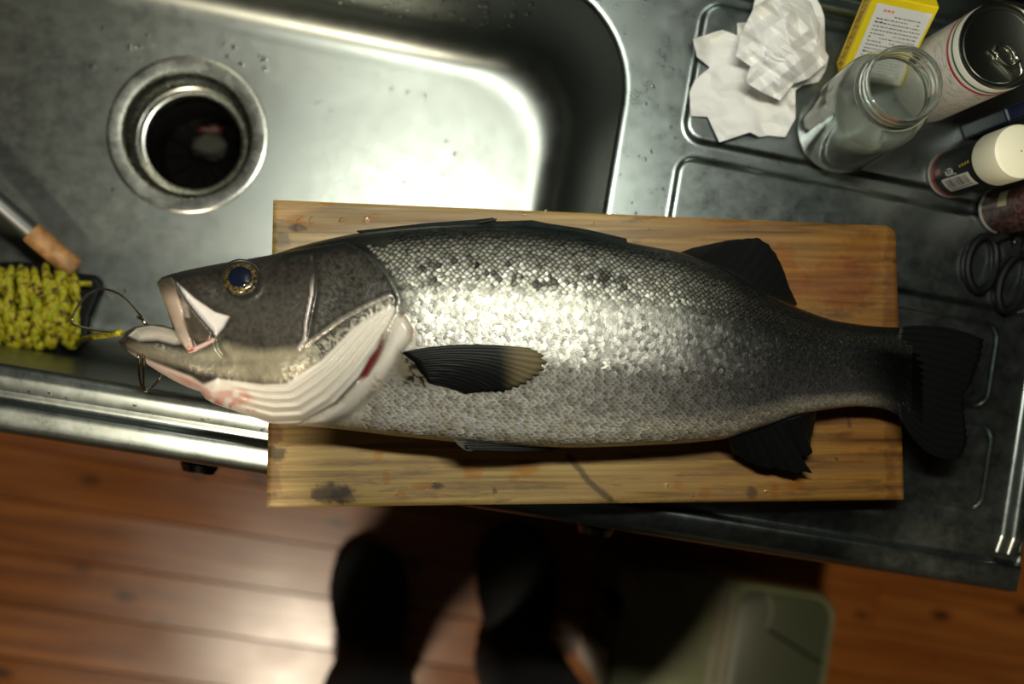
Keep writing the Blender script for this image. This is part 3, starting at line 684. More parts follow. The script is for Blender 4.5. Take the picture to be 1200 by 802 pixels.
# ---- fins
M_FIN = vcol_mat('fin_membrane', .5, 0, None, False)
M_FIN.node_tree.nodes['Principled BSDF'].inputs['Specular IOR Level'].default_value = .18
def fin(name, base, midl, tip, rays, z0, z1, zfun=None, cols=((.0045, .0055, .005), (.005, .006, .0055)), ridge=.0002, jag=0, along=18, per=5, tipcol=None, thick=.0007):
    n = rays * per + 1
    b = interp_poly(base, n); tt = interp_poly(tip, n); mm = interp_poly(midl, n) if midl else (b + tt) / 2
    V = []; C = []
    for i in range(n):
        ph = (i % per) / per; rg = abs(math.cos(math.pi * i / per)) ** 2
        for k in range(along):
            s = k / (along - 1)
            if jag: s *= 1 - jag * (1 - rg) * (k / (along - 1)) ** 3 * (.5 + random.random() * .2) - 0 * ph
            p = b[i] * ((1 - s) * (1 - 2 * s)) + mm[i] * (4 * s * (1 - s)) + tt[i] * (s * (2 * s - 1))
            z = z0 + (z1 - z0) * s
            if zfun: z = zfun(p[0], p[1], s)
            z += ridge * rg * (1 - .5 * s)
            V.append(P(p[0], p[1], z))
            f = s + .15 * (random.random() - .5); c = np.array(cols[0]) * (1 - f) + np.array(cols[1]) * f
            c = c * (.8 + .3 * rg)
            if tipcol: 
                q = tipcol[1](p[0], p[1]); c = c * (1 - q) + np.array(tipcol[0]) * q * (.7 + .5 * rg)
            C.append(np.clip(c, .001, 1))
    Fq = [(i * along + k, i * along + k + 1, (i + 1) * along + k + 1, (i + 1) * along + k) for i in range(n - 1) for k in range(along - 1)]
    o = mk(name, V, orient(V, Fq), M_FIN, fish, col=np.array(C))
    md = o.modifiers.new('thick', 'SOLIDIFY'); md.thickness = thick; md.offset = 0
    return o
fin('tail_fin', [(1054, 384), (1046, 430), (1054, 488)], [(1104, 383), (1098, 432), (1087, 530)], [(1153, 398), (1150, 418), (1138, 450), (1128, 464), (1131, 491), (1134, 518), (1126, 537)], 17, .8578, .848, jag=.03, ridge=.0004)
fin('second_dorsal_fin', [(795, 297), (850, 317), (900, 346), (930, 361)], None, [(812, 291), (855, 281.5), (888, 278.5), (900, 286), (910, 299), (918, 316), (924, 335), (934, 357)], 13, .862, .848, jag=.03)
fin('anal_fin', [(853, 514), (900, 497), (956, 482)], None, [(858, 530), (893, 550), (912, 551), (932, 557), (952, 555), (936, 539), (953, 532), (949, 522), (956, 490)], 11, .858, .842, jag=.08)
def zpec(x, y, s): return zskin(x, y) + .0016 + .002 * s * (1 - s)
fin('pectoral_fin', [(472, 413), (486, 424), (503, 448)], [(540, 404), (560, 424), (530, 455)], [(622, 408), (636, 414), (642, 424), (636, 437), (616, 450), (592, 459), (566, 459), (545, 461)], 15, 0, 0, zfun=zpec, jag=.05,
    tipcol=((.15, .12, .06), lambda x, y: float(smst(np.array(x - 598 - .10 * (y - 430)), -14, 14)) * .9))
fin('pelvic_fin', [(533, 512), (540, 521), (546, 527)], [(590, 512), (598, 520), (600, 529)], [(662, 521), (656, 525), (640, 528)], 6, .868, .858, cols=((.008, .009, .008), (.005, .006, .006)))
fin('pelvic_fin_root', [(528, 510), (536, 520)], [(540, 517), (546, 528)], [(558, 514), (556, 528)], 3, .870, .866, cols=((.10, .095, .075), (.05, .05, .04)))
fin('spiny_dorsal_fin', [(425, 275), (500, 269), (580, 266), (640, 270), (690, 278), (736, 288)], None, [(418, 271), (500, 262), (556, 258), (579, 255.5), (581, 260), (624, 258.5), (640, 262), (684, 268.5), (734, 280)], 12, .871, .866, cols=((.012, .015, .014), (.02, .024, .022)), ridge=.0012)
fin('spine', [(560, 260), (560, 262)], None, [(582, 256), (582, 258)], 2, .872, .872, cols=((.02, .022, .02), (.03, .03, .03)))
# ---- eye
i, j = near(EX, EY); ez = float(ZF[near(EX + 22, EY)] + ZF[near(EX - 22, EY)] + ZF[near(EX, EY + 22)] + ZF[near(EX, EY - 20)]) / 4
ec = Vector(P(EX, EY, ez - .0028)); _e = lambda dx, dy: Vector(TOP[near(EX + dx, EY + dy)])
en = (_e(26, 0) - _e(-26, 0)).cross(_e(0, -14) - _e(0, 26)).normalized(); en = en if en.z > 0 else -en; en = (en + Vector((0, 0, .35))).normalized()
ec.z += .0014
R_ = 20.5 * .00059
m = mat('gold_iris', (.3, .22, .06), .22); t = NT(m); nn = t.noise(t.coords(), 420, 4, .6)
t.l(t.ramp(nn, [(.36, (.008, .006, .004)), (.48, (.09, .065, .022)), (.66, (.28, .225, .10))]), t.b.inputs['Base Color']); t.b.inputs['Metallic'].default_value = .5; t.b.inputs['Coat Weight'].default_value = 1
eye = MB().lathe([(R_ * 1.03, -.001), (R_ * 1.0, .0012), (R_ * .93, .0027), (R_ * .8, .0036), (R_ * .66, .0039), (R_ * .55, .0037), (.0005, .0034)], ec, en, 48).build('eye', m, fish)
MB().lathe([(R_ * .64, .0037), (R_ * .62, .0042), (R_ * .5, .0048), (R_ * .3, .0053), (R_ * .1, .0055), (.0001, .0055)], ec, en, 40).build('pupil', mat('wet_pupil', (.006, .010, .022), .06, 0, Coat_Weight=1.), eye)
mb = MB(); mb.tube([ec + (Vector((math.cos(a), math.sin(a), 0)) * R_ * 1.05) + Vector((0, 0, .0006)) for a in np.linspace(0, 2 * math.pi, 48, endpoint=False)], .0009, 8, closed=True)
mb.build('eye_rim', mat('dark_lid', (.012, .012, .011), .3), eye)
#@@PART2@@
# ================================================================== STRINGER: cord on a winder, wire clip through the jaw
st = empty('fish_stringer', P(40, 360, ZB), 'yellow flecked cord wound on a black winder with a wire clip through the jaw', 'stringer')
M_BLK = mat('black_plastic', (.004, .0045, .0045), .5, 0, Specular_IOR_Level=.2)
def pxloop(pts, z): return [P(x, y, z) for x, y in pts]
o = MB().prism(pxloop([(-70, 318), (-20, 308), (20, 306), (60, 310), (92, 320), (112, 322), (122, 334), (114, 352), (106, 372), (104, 392), (96, 408), (60, 412), (0, 405), (-70, 396)], ZB + .020), .017).build('winder', M_BLK, st, smooth=False)
bevel(o, .004, 3)
m = mat('yellow_cord', (.55, .5, .02), .6); t = NT(m)
n_ = t.noise(t.coords((1, 1, 1)), 190, 2, .5)
n5 = t.noise(t.coords(), 900, 2, .5)
c = t.ramp(n_, [(.34, (.035, .012, .006)), (.41, (.28, .23, .010)), (.56, (.60, .53, .018)), (.72, (.30, .38, .015))])
t.l(c, t.b.inputs['Base Color']); t.bump(n5, .35, .0006)
M_CORD = m
mb = MB(); ZW = ZB + .020
def wind(x0, x1, lift, r=.0042):
    pts = []
    for k in range(15):
        s = k / 14; yy = 313 + 92 * s
        xx = x0 + (x1 - x0) * s + 2.0 * math.sin(s * 9 + x0)
        zz = ZW + .002 + .016 * math.sin(math.pi * min(max(s, .02), .98)) ** .5 + lift * math.sin(math.pi * s) + .0012 * math.sin(s * 22 + x0)
        if k == 0 or k == 14: zz = ZW - .012
        pts.append(P(xx, yy, zz))
    mb.tube(pts, r, 8)
random.seed(3)
for k in range(12): wind(-62 + k * 13.0, -62 + k * 13.0 + random.uniform(-6, 6), -.008, .0030)
for c_ in range(10):                       # loops lying in pairs, like chain stitches
    xc = -58 + c_ * 15.4
    for r_ in range(7):
        y0_ = 313 + r_ * 13.0 + (6.5 if c_ % 2 else 0)
        for sd_ in (-1, 1):
            j_ = [random.uniform(-2, 2) for _ in range(4)]; pts = []
            fl_ = -1 if random.random() < .25 else 1; xa, ya, xb, yb = xc + fl_ * sd_ * 8.0 + 2 * j_[0], y0_ - 4 + 2.2 * j_[1], xc + sd_ * 1.5 * fl_ + 2.4 * j_[2], y0_ + 25 + 2.5 * j_[3]
            for k in range(9):
                q_ = k / 8; yy = min(max(ya + (yb - ya) * q_, 310), 406); s_ = (yy - 308) / 100
                zz = ZW + .004 + .016 * max(math.sin(math.pi * s_), .0) ** .5 + .0045 * math.sin(math.pi * q_) - .0015
                pts.append(P(xa + (xb - xa) * q_ + sd_ * 3 * math.sin(math.pi * q_), yy, zz))
            mb.tube(pts, [.0013 + .0025 * math.sin(math.pi * k / 8) ** .8 for k in range(9)], 8)
mb.build('wound_cord', M_CORD, st, sharp=None) if False else mk('wound_cord', mb.V, mb.F, M_CORD, st)
zz = ZW + .026
mb = MB().tube([P(*q) for q in catmull([(28, 350, zz - .003), (50, 345, zz), (72, 338, zz - .002), (92, 333, ZB + .030), (107, 333, ZB + .030)], 24)], .0024, 8)
mk('cord_tail', mb.V, mb.F, M_CORD, st)
mb = MB().tube([P(*q) for q in catmull([(86, 405, ZB + .024), (92, 400, ZB + .04), (104, 396, ZB + .10), (122, 393, ZB + .18), (141, 390, .858)], 28)], [.0030] * 4 + [.0023] * 24, 8)
mk('cord_lead', mb.V, mb.F, M_CORD, st)
M_WIRE = mat('steel_wire', (.55, .5, .42), .18, 1.)
def wz(s): return .845
pts = catmull([(139, 390, .852), (108, 386, .81), (90, 382, .79), (84.5, 378, .785), (87, 367, .785), (100, 348, .79), (120, 339, .80), (142, 346, .82), (160, 364, .845), (169, 375, .856)], 60)
MB().tube([P(*q) for q in pts], .00085, 8).build('wire_clip', M_WIRE, st)
mb = MB().tube([P(*q) for q in catmull([(162, 372, .858), (166, 374, .862), (170, 378, .862), (172, 383, .860)], 14)], .0013, 8)
mb.build('wire_twist', M_WIRE, st)
for dx, dz in ((0, .0), (5.5, .001)):
    pts = catmull([(162 + dx, 414, .874 + dz), (162 + dx, 421, .876 + dz), (162.5 + dx, 436, .868), (165 + dx * .6, 450, .858), (169 + dx * .3, 458, .850), (176, 455, .840), (184, 448, .836), (190, 437, .838), (193, 428, .845)], 40)
    MB().tube([P(*q) for q in pts], .00085, 8).build('jaw_loop', M_WIRE, st)

# ================================================================== ROD with wooden end
a0 = Vector(P(88, 316, ZB + .031)); a1 = Vector(P(36, 271, ZB + .044)); dr = (a1 - a0).normalized()
rod = empty('metal_rod', (a0.x, a0.y, ZB), 'grey metal rod with a short wooden end leaning in the basin', 'rod')
sd = Vector((dr.y, -dr.x, 0)).normalized()
m = mat('worn_turned_wood', (.34, .18, .06), .55); t = NT(m)
t.l(t.ramp(t.noise(t.coords((40, 40, 40)), 3, 4), [(.3, (.20, .095, .030)), (.7, (.42, .235, .085))]), t.b.inputs['Base Color'])
ln = (a1 - a0).length
MB().lathe([(.0005, -.001), (.0078, 0), (.0092, .0015), (.0098, .004), (.0098, ln * .5), (.0094, ln * .52), (.0098, ln * .54), (.0097, ln * .97), (.0090, ln), (.0005, ln + .0005)], a0, dr, 28).build('wooden_end', m, rod)
MB().lathe([(.0080, -.002), (.0086, 0), (.0086, .20), (.0005, .201)], a1, dr, 24).build('metal_shaft', mat('dull_grey_metal', (.17, .18, .18), .48, 1.), rod)

# ================================================================== THINGS ON THE DRAINBOARD
ZP = ZC + .0032                 # top of the raised plates
# --- crumpled kitchen paper
pc = [(812, 46), (847, 35), (864, 42), (864, 27), (879, 26), (884, 2), (890, -16), (925, -22), (950, -14), (962, 8), (966, 20), (967, 60), (971, 66), (967, 83), (959, 96), (941, 100), (932, 106), (932, 139), (920, 161), (899, 159), (890, 161), (879, 155), (843, 167), (829, 137), (809, 136), (808, 108), (814, 94), (832, 79), (817, 67)]
NA, NRd = 300, 70
cxp, cyp = 902, 72
bd = interp_poly(pc + [pc[0]], NA + 1)[:-1]
rr = np.linspace(0, 1, NRd)
QX = cxp + (bd[:, None, 0] - cxp) * rr; QY = cyp + (bd[:, None, 1] - cyp) * rr
def ridged(X, Y, s, ang, seed):
    c_, s_ = math.cos(ang), math.sin(ang); return 1 - np.abs(2 * vnoise(X * c_ - Y * s_ + seed * 31, (X * s_ + Y * c_) * .55, s, seed) - 1)
R1 = rr[None, :] + 0 * QX
HZ = .0035 + .030 * np.exp(-((QX - 926) / 40) ** 2 - ((QY - 58) / 52) ** 2) + .010 * np.exp(-((QX - 860) / 30) ** 2 - ((QY - 95) / 40) ** 2)
# facets: the highest of a few tilted planes, which leaves straight creases
rng_ = np.random.RandomState(14); fac = np.zeros(QX.shape)
wqx = QX + 7 * (vnoise(QX, QY, 40, 6) - .5); wqy = QY + 7 * (vnoise(QX, QY, 40, 7) - .5)
for lam, amp in ((95, 15), (80, 12), (62, 9), (50, 7), (38, 5), (30, 4), (24, 2.6), (17, 1.6)):
    an = rng_.uniform(0, math.pi); ph = rng_.uniform(0, 1); tt_ = ((wqx * math.cos(an) + wqy * math.sin(an)) / lam + ph) % 1.0
    fac += amp * (np.abs(tt_ - .5) * 2 - .5)
core = np.exp(-((QX - 925) / 42) ** 2 - ((QY - 60) / 55) ** 2)
HZ += .00062 * fac * (.75 + .4 * core) + .010 * (ridged(QX, QY, 30, .5, 2) - .5) * core + .006 * (ridged(QX, QY, 15, 1.4, 5) - .5) * core + .0035 * (vnoise(QX, QY, 26, 8) - .5)
ang_ = np.arctan2(QY - cyp, QX - cxp)
HZ += .012 * smst(R1, .6, 1) * (vnoise(QX, QY, 24, 4) - .25)
_q = PW(QX, QY, ZC + .01); _ly = _q[..., 0] * ST + _q[..., 1] * CT
HZ = np.maximum(HZ, .0056 + .0105 * smst(_ly, .308, .325))
PT = PW(QX, QY, ZC + HZ)
V = PT.reshape(-1, 3); Fq = [(i * NRd + k, i * NRd + k + 1, ((i + 1) % NA) * NRd + k + 1, ((i + 1) % NA) * NRd + k) for i in range(NA) for k in range(NRd - 1)]
pc2 = [(868, 40), (884, 8), (905, -4), (930, -12), (950, 4), (960, 30), (956, 58), (968, 74), (948, 92), (930, 98), (914, 118), (892, 108), (872, 96), (880, 78), (862, 66)]
bd2 = interp_poly(pc2 + [pc2[0]], NA + 1)[:-1]
Q2X = 915 + (bd2[:, None, 0] - 915) * rr; Q2Y = 52 + (bd2[:, None, 1] - 52) * rr
f2 = np.zeros(Q2X.shape)
for lam, amp in ((58, 13), (44, 11), (33, 8), (26, 6), (19, 4), (14, 2.6)):
    an = rng_.uniform(0, math.pi); ph = rng_.uniform(0, 1); tt_ = ((Q2X * math.cos(an) + Q2Y * math.sin(an) + 5 * vnoise(Q2X, Q2Y, 25, 9)) / lam + ph) % 1.0
    f2 += amp * (np.abs(tt_ - .5) * 2 - .5)
R2 = rr[None, :] + 0 * Q2X
H2 = .030 + .014 * (1 - R2 ** 2) + .00060 * f2
b2 = len(V); V = np.vstack([V, PW(Q2X, Q2Y, ZC + np.maximum(H2, .016)).reshape(-1, 3)]); Fq = Fq + [tuple(q_ + b2 for q_ in f_) for f_ in Fq]
m = mat('white_kitchen_paper', (.86, .86, .82), .9); t = NT(m)
t.bump(t.noise(t.coords(), 500, 3), .25, .0006)
t.l(t.ramp(t.noise(t.coords(), 22, 4), [(.5, (.86, .86, .82)), (.74, (.84, .80, .70))]), t.b.inputs['Base Color'])
t.b.inputs['Subsurface Weight'].default_value = .15; t.b.inputs['Subsurface Radius'].default_value = (.004, .004, .003)
o = mk('paper_towel', V, orient(V, Fq), m); md = o.modifiers.new('thick', 'SOLIDIFY'); md.thickness = .0009; md.offset = 0
tag(o, 'crumpled white paper towel lying on the worktop beside the glass jar', 'paper towel')
# --- glass jar, leaning a little on the rib
jb = Vector(P(983, 154, ZP + .0062)); jt_ = Vector(P(1061, 97, ZC + .142)); ja = (jt_ - jb); JH = ja.length; ja.normalize()
jar = empty('glass_jar', jb, 'empty open clear glass jar standing beside the crumpled paper', 'jar')
M_GLASS = mat('clear_glass', (.90, .95, .88), .06, 0, Transmission_Weight=.93, IOR=1.42)
k = JH / .14
outp = [(.0005, .004), (.016, .0036), (.021, .0020), (.0245, .0004), (.028, 0), (.0315, .0016), (.0336, .005), (.0342, .010), (.0342, .088), (.0338, .096), (.0322, .104), (.0294, .110), (.0268, .1135), (.0258, .1155), (.0258, .1175), (.0272, .1188), (.0278, .1200), (.0270, .1212), (.0257, .1225), (.0257, .1255), (.0266, .1265), (.0268, .1275), (.0258, .1290), (.0257, .1315), (.0266, .1325), (.0266, .1335), (.0256, .1350), (.0257, .1385), (.0252, .1398), (.0244, .1400)]
inp = [(.0236, .1392), (.0234, .136), (.0234, .114), (.0246, .110), (.0278, .106), (.0304, .100), (.0318, .093), (.0320, .086), (.0320, .012), (.0308, .0085), (.027, .0066), (.018, .0072), (.0005, .0078)]
MB().lathe([(r, h_ * k) for r, h_ in outp + inp], jb, ja, 72).build('jar_glass', M_GLASS, jar)
# --- yellow carton leaning against the wall
c4 = [np.array(P(984, 92, .826)), np.array(P(1054, 104, .826)), np.array(P(1101, 9, .886)), np.array(P(1025, -7, .886))]   # BL BR TR TL (printed face)
nf = np.cross(c4[1] - c4[0], c4[3] - c4[0]); nf /= np.linalg.norm(nf); th = .018
bx = empty('paper_carton', ((c4[0] + c4[1]) / 2 - nf * th) * [1, 1, 0] + np.array([0, 0, .803]), 'small yellow carton with white printed panel leaning behind the jar', 'carton')
M_YEL = mat('yellow_card', (.80, .62, .010), .45)
bevel(MB().hexa([c4[0] - nf * th, c4[1] - nf * th, c4[2] - nf * th, c4[3] - nf * th, c4[0], c4[1], c4[2], c4[3]]).build('box', M_YEL, bx, smooth=False), .0008)
def fp(u, v, e=.0003): return tuple(c4[0] * (1 - u) * (1 - v) + c4[1] * u * (1 - v) + c4[2] * u * v + c4[3] * (1 - u) * v + nf * e)
def fquad(mb, u0, u1, v0, v1, e, sk=0): mb.add([fp(u0, v0, e), fp(u1, v0 + sk, e), fp(u1, v1 + sk, e), fp(u0, v1, e)], [(0, 1, 2, 3)])
mb = MB(); fquad(mb, .09, .95, .02, .92, .0005); mb.build('white_panel', mat('white_print', (.74, .74, .70), .6), bx, smooth=False, fix=False)
random.seed(5); mb = MB()
for r_ in range(17):
    v0 = .80 - r_ * .043; u = .16 + (.0 if r_ % 4 else 0)
    if r_ == 0: u = .42
    while u < .88:
        wd = random.uniform(.012, .05)
        hh = .018 if (u < .26 and r_ % 4 == 2) else .011
        fquad(mb, u, min(u + wd, .89), v0, v0 + hh, .0008); u += wd + random.uniform(.008, .022)
        if random.random() < .04: u += .12
mb.build('print', mat('black_ink', (.05, .05, .05), .6), bx, smooth=False, fix=False)
mb = MB(); 
for u in (.22, .28, .34): fquad(mb, u, u + .045, .845, .872, .0008)
mb.build('red_print', mat('pale_red_ink', (.75, .28, .22), .6), bx, smooth=False, fix=False)
sl = -(c4[1] - c4[0]) / np.linalg.norm(c4[1] - c4[0])
def sp_(a, b, e=.0004): return tuple(c4[0] * (1 - b) + c4[3] * b - nf * th * a + sl * e)
mb = MB(); b_ = .04
while b_ < .98:
    wd = random.uniform(.018, .034)
    for q0, q1, a0_, a1_ in ((0, .3, .25, .75), (.3, 1, .60, .75), (.3, .8, .25, .38)) if random.random() < .6 else ((0, .25, .25, .75), (.7, 1, .25, .75), (.25, .7, .45, .58)):
        mb.add([sp_(a0_, b_ + wd * q0), sp_(a1_, b_ + wd * q0), sp_(a1_, b_ + wd * q1), sp_(a0_, b_ + wd * q1)], [(0, 1, 2, 3)])
    b_ += wd + .014 + (.03 if random.random() < .15 else 0)
mb.build('side_print', mat('brown_red_ink', (.30, .09, .012), .6), bx, smooth=False)
# --- white tin with ring pull
ct = Vector(P(1174, 53, ZC + .116)); cb = Vector((ct.x, ct.y, ZP)); CH = ct.z - cb.z
can = empty('ring_pull_tin', cb, 'white printed tin can with red and green bands and ring pull lid', 'can')
m = mat('tin_print', (.6, .58, .52), .4); t = NT(m)
v = t.coords((60, 60, 500)); n1 = t.noise(v, 3, 2, .5)
t.l(t.ramp(n1, [(.36, (.22, .20, .17)), (.46, (.62, .60, .54))]), t.b.inputs['Base Color'])
MB().lathe([(.0005, .001), (.026, .001), (.028, 0), (.0302, .002), (.0305, .004), (.0305, CH - .017)], cb, n=64).build('can_body', m, can, fix=False)
MB().lathe([(.0305, CH - .017), (.0305, CH - .0045), (.0300, CH - .003)], cb, n=64).build('can_top', mat('white_enamel', (.62, .61, .55), .35), can, fix=False)
MB().lathe([(.03055, CH - .0185), (.0308, CH - .0183), (.0308, CH - .0160), (.03055, CH - .0158)], cb, n=64).build('red_band', mat('red_enamel', (.30, .02, .02), .4), can, fix=False)
MB().lathe([(.03055, CH - .0118), (.0308, CH - .0116), (.0308, CH - .0098), (.03055, CH - .0096)], cb, n=64).build('green_band', mat('green_enamel', (.015, .10, .05), .4), can, fix=False)
M_LID = mat('dull_lid_metal', (.20, .22, .19), .3, 1.)
lid = MB().lathe([(.0300, CH - .003), (.0302, CH - .001), (.0296, CH), (.0286, CH - .0008), (.0280, CH - .0035), (.0262, CH - .0040), (.0255, CH - .0034), (.0245, CH - .0040), (.0005, CH - .0040)], cb, n=64).build('lid', M_LID, can, fix=False)
tz = ZC + .1145
mb = MB().tube([P(1178 + 13 * math.cos(a) + (4 if math.sin(a) > .2 else 0), 64 + 12 * math.sin(a) + 4 * math.cos(a), tz) for a in np.linspace(0, 2 * math.pi, 30, endpoint=False)], .0012, 8, closed=True)
mb.tube([P(*q) for q in catmull([(1166, 69, tz), (1176, 79, tz - .0004), (1186, 90, tz - .0008), (1193, 91, tz - .0008), (1197, 84, tz - .0006), (1194, 73, tz)], 20)], .0011, 8)
mb.build('ring_pull', mat('bright_tab', (.55, .55, .48), .22, 1.), lid)
MB().lathe([(.0005, .0018), (.0016, .0015), (.0022, 0)], P(1165, 58, tz - .0012), n=16).build('rivet', M_LID, lid)
# --- navy sachet box standing behind the bottle, with grey flap
g0 = toL(P(1149, 151, ZC))
pk = empty('navy_packet', L(g0[0], g0[1], ZP), 'narrow navy blue packet squeezed between the tin and the black bottle', 'packet')
m = mat('navy_film', (.004, .009, .026), .4)
d_ = Vector((math.cos(.32), math.sin(.32), 0)); e_ = Vector((-d_.y, d_.x, 0)); pb = Vector(P(1153, 147, ZP + .0003))
def pbx(a, b, z): return tuple(pb + d_ * a + e_ * b + Vector((0, 0, z)))
bevel(MB().hexa([pbx(-.019, -.0065, 0), pbx(.019, -.0065, 0), pbx(.019, .0065, 0), pbx(-.019, .0065, 0), pbx(-.018, -.006, .062), pbx(.018, -.006, .062), pbx(.018, .006, .062), pbx(-.018, .006, .062)]).build('pouch', m, pk, smooth=False), .002)
bevel(MB().hexa([pbx(.002, -.006, .0615), pbx(.018, -.006, .0615), pbx(.018, .004, .0615), pbx(.002, .004, .0615), pbx(.0, -.003, .078), pbx(.019, -.003, .080), pbx(.019, .002, .080), pbx(.0, .002, .078)]).build('grey_flap', mat('grey_film', (.035, .045, .05), .35), pk, smooth=False), .001)
mb = MB()
for k_ in range(5):
    for s_ in range(2):
        z0 = .018 + k_ * .0075; mb.add([pbx(-.0145 + s_ * .012, -.0068, z0), pbx(-.0055 + s_ * .011, -.0068, z0), pbx(-.0055 + s_ * .011, -.0068, z0 + .0026), pbx(-.0145 + s_ * .012, -.0068, z0 + .0026)], [(0, 1, 2, 3)])
mb.build('packet_print', mat('dim_blue_ink', (.05, .08, .12), .5), pk, smooth=False)
# --- black bottle with white cap
b0 = Vector(P(1112, 205, ZP + .0006)); ba = (Vector(P(1196, 173, ZC + .104)) - b0).normalized()
b0 = Vector((b0.x, b0.y, ZP)); ba = Vector((ba.x * .35, ba.y * .35, 1)).normalized() if abs(ba.x) > .05 else Vector((0, 0, 1))
bt = empty('black_bottle', b0, 'small black bottle with cream white cap and barcode label', 'bottle')
bz = Vector((0, 0, 1))
MB().lathe([(.0005, .0005), (.014, 0), (.0168, .001), (.0178, .004), (.0178, .066), (.0165, .071), (.013, .074)], b0, bz, 56).build('bottle_body', mat('black_label_film', (.003, .0045, .0045), .55, 0, Specular_IOR_Level=.25), bt, fix=False)
MB().lathe([(.0170, .0006), (.0181, .0018), (.0182, .0036), (.0179, .0050)], b0, bz, 56).build('metal_rim', mat('pale_rim', (.42, .42, .38), .4), bt, fix=False)
MB().lathe([(.01785, .0052), (.0180, .0054), (.0180, .0098), (.01785, .0100)], b0, bz, 56).build('red_stripe', mat('orange_red_stripe', (.22, .035, .018), .5), bt, fix=False)
MB().lathe([(.0172, .070), (.0190, .0705), (.0194, .072), (.0194, .098), (.0188, .1015), (.0165, .1030), (.0005, .1034)], b0, bz, 56).build('cap', mat('cream_cap', (.60, .60, .46), .45), bt, fix=False)
def cyl(a, z, r): return (b0.x + r * math.cos(a), b0.y + r * math.sin(a), b0.z + z)
def cpatch(mb, a0, a1, z0, z1, r, n=6):
    for i_ in range(n):
        p, q = a0 + (a1 - a0) * i_ / n, a0 + (a1 - a0) * (i_ + 1) / n; mb.add([cyl(p, z0, r), cyl(q, z0, r), cyl(q, z1, r), cyl(p, z1, r)], [(0, 1, 2, 3)])
AC = math.radians(208)          # the side that faces the sink
mb = MB(); cpatch(mb, AC - .05, AC + .62, .020, .060, .01800); lab = mb.build('barcode_label', mat('label_white', (.46, .46, .42), .5), bt, fix=False)
mb = MB(); z0 = .024; random.seed(9)
while z0 < .056:
    wd = random.choice((.0006, .0012, .0018)); cpatch(mb, AC + .02, AC + .42, z0, z0 + wd, .01808); z0 += wd + random.choice((.0006, .0009, .0014))
mb.build('bars', MATS['black_ink'], lab, fix=False)
mb = MB()
for k_ in range(9): cpatch(mb, AC + .47, AC + .55, .024 + k_ * .0036, .0262 + k_ * .0036, .01808, 2)
mb.build('digits', MATS['black_ink'], lab, fix=False)
# curved-arrow recycling mark and yellow print above the barcode
mb = MB()
for (aa, z_, l_, h_) in ((-.20, .030, .06, .010), (-.34, .029, .14, .0022), (-.36, .038, .16, .0022), (-.42, .032, .05, .006), (-.16, .041, .05, .003), (-.30, .033, .05, .004)): cpatch(mb, AC + aa, AC + aa + l_, z_, z_ + h_, .01808, 3)
mb.build('recycling_mark', mat('pale_ink', (.45, .48, .46), .5), bt, fix=False)
mb = MB()
for k_ in range(4): cpatch(mb, AC - .42 - .02 * k_, AC - .32 - .02 * k_, .050 + k_ * .004, .0525 + k_ * .004, .01808, 2)
mb.build('yellow_print', mat('yellow_ink', (.30, .26, .02), .5), bt, fix=False)
mb = MB(); cpatch(mb, AC - .55, AC - .30, .014, .022, .01808, 3); mb.build('red_print', MATS['orange_red_stripe'], bt, fix=False)
# --- maroon bottle
b1 = Vector(P(1172, 247, ZP)); bt2 = empty('maroon_bottle', b1, 'dark maroon speckled bottle standing beside the black bottle', 'bottle')
m = mat('maroon_label', (.05, .014, .012), .5); t = NT(m); t.l(t.ramp(t.noise(t.coords(), 260, 3), [(.42, (.022, .007, .007)), (.62, (.10, .045, .035))]), t.b.inputs['Base Color'])
MB().lathe([(.0005, .0005), (.015, 0), (.0182, .002), (.0190, .006), (.0190, .082), (.017, .088), (.011, .093), (.011, .100), (.0005, .101)], b1, bz, 48).build('bottle_body', m, bt2, fix=False)
MB().lathe([(.0176, .0008), (.0192, .0025), (.0193, .0046), (.0190, .006)], b1, bz, 48).build('metal_rim', MATS['pale_rim'], bt2, fix=False)
b0 = b1; mb = MB(); cpatch(mb, math.radians(150), math.radians(185), .030, .042, .0192); mb.build('pale_patch', mat('pale_green_print', (.32, .34, .20), .5), bt2, fix=False)
# --- scissors
sc = empty('scissors', P(1185, 300, ZC), 'black handled scissors lying on the drainboard below the bottles', 'scissors')
def loop(name, cx_, cy_, rx_, ry_, ang, z, r):
    pts = []
    for a in np.linspace(0, 2 * math.pi, 40, endpoint=False):
        ex_, ey_ = rx_ * math.cos(a), ry_ * math.sin(a) * (1 + .12 * math.cos(a)); ca, sa = math.cos(ang), math.sin(ang)
        pts.append(P(cx_ + ex_ * ca - ey_ * sa, cy_ + ex_ * sa + ey_ * ca, z))
    return pts
SZ = ZP + .0038
piv = (1198, 262)
mb = MB().tube(loop('', 1150, 309, 16.5, 32, .16, SZ, 0), .0036, 10, closed=True)
mb.tube([P(*q) for q in catmull([(1163, 283, SZ + .001), (1178, 275, SZ + .003), (piv[0], piv[1], SZ + .003)], 10)], [.0040] * 10, 10); mb.build('handle', M_BLK, sc)
mb = MB().tube(loop('', 1187, 331, 15, 34, .36, SZ, 0), .0036, 10, closed=True)
mb.tube([P(*q) for q in catmull([(1190, 300, SZ + .001), (1192, 285, SZ + .003), (piv[0], piv[1], SZ + .004)], 10)], [.0042] * 10, 10); mb.build('handle', M_BLK, sc)
M_BLD = mat('blade_steel', (.5, .5, .48), .25, 1.)
for dx, dy, zb in ((36, -66, ZP + .0040), (48, -58, ZP + .0056)):
    pts = [P(piv[0] - 5, piv[1] - 3, zb), P(piv[0] + 5, piv[1] + 3, zb), P(piv[0] + dx + 1, piv[1] + dy, zb)]
    MB().prism(pts, .0012).build('blade', M_BLD, sc, smooth=False)
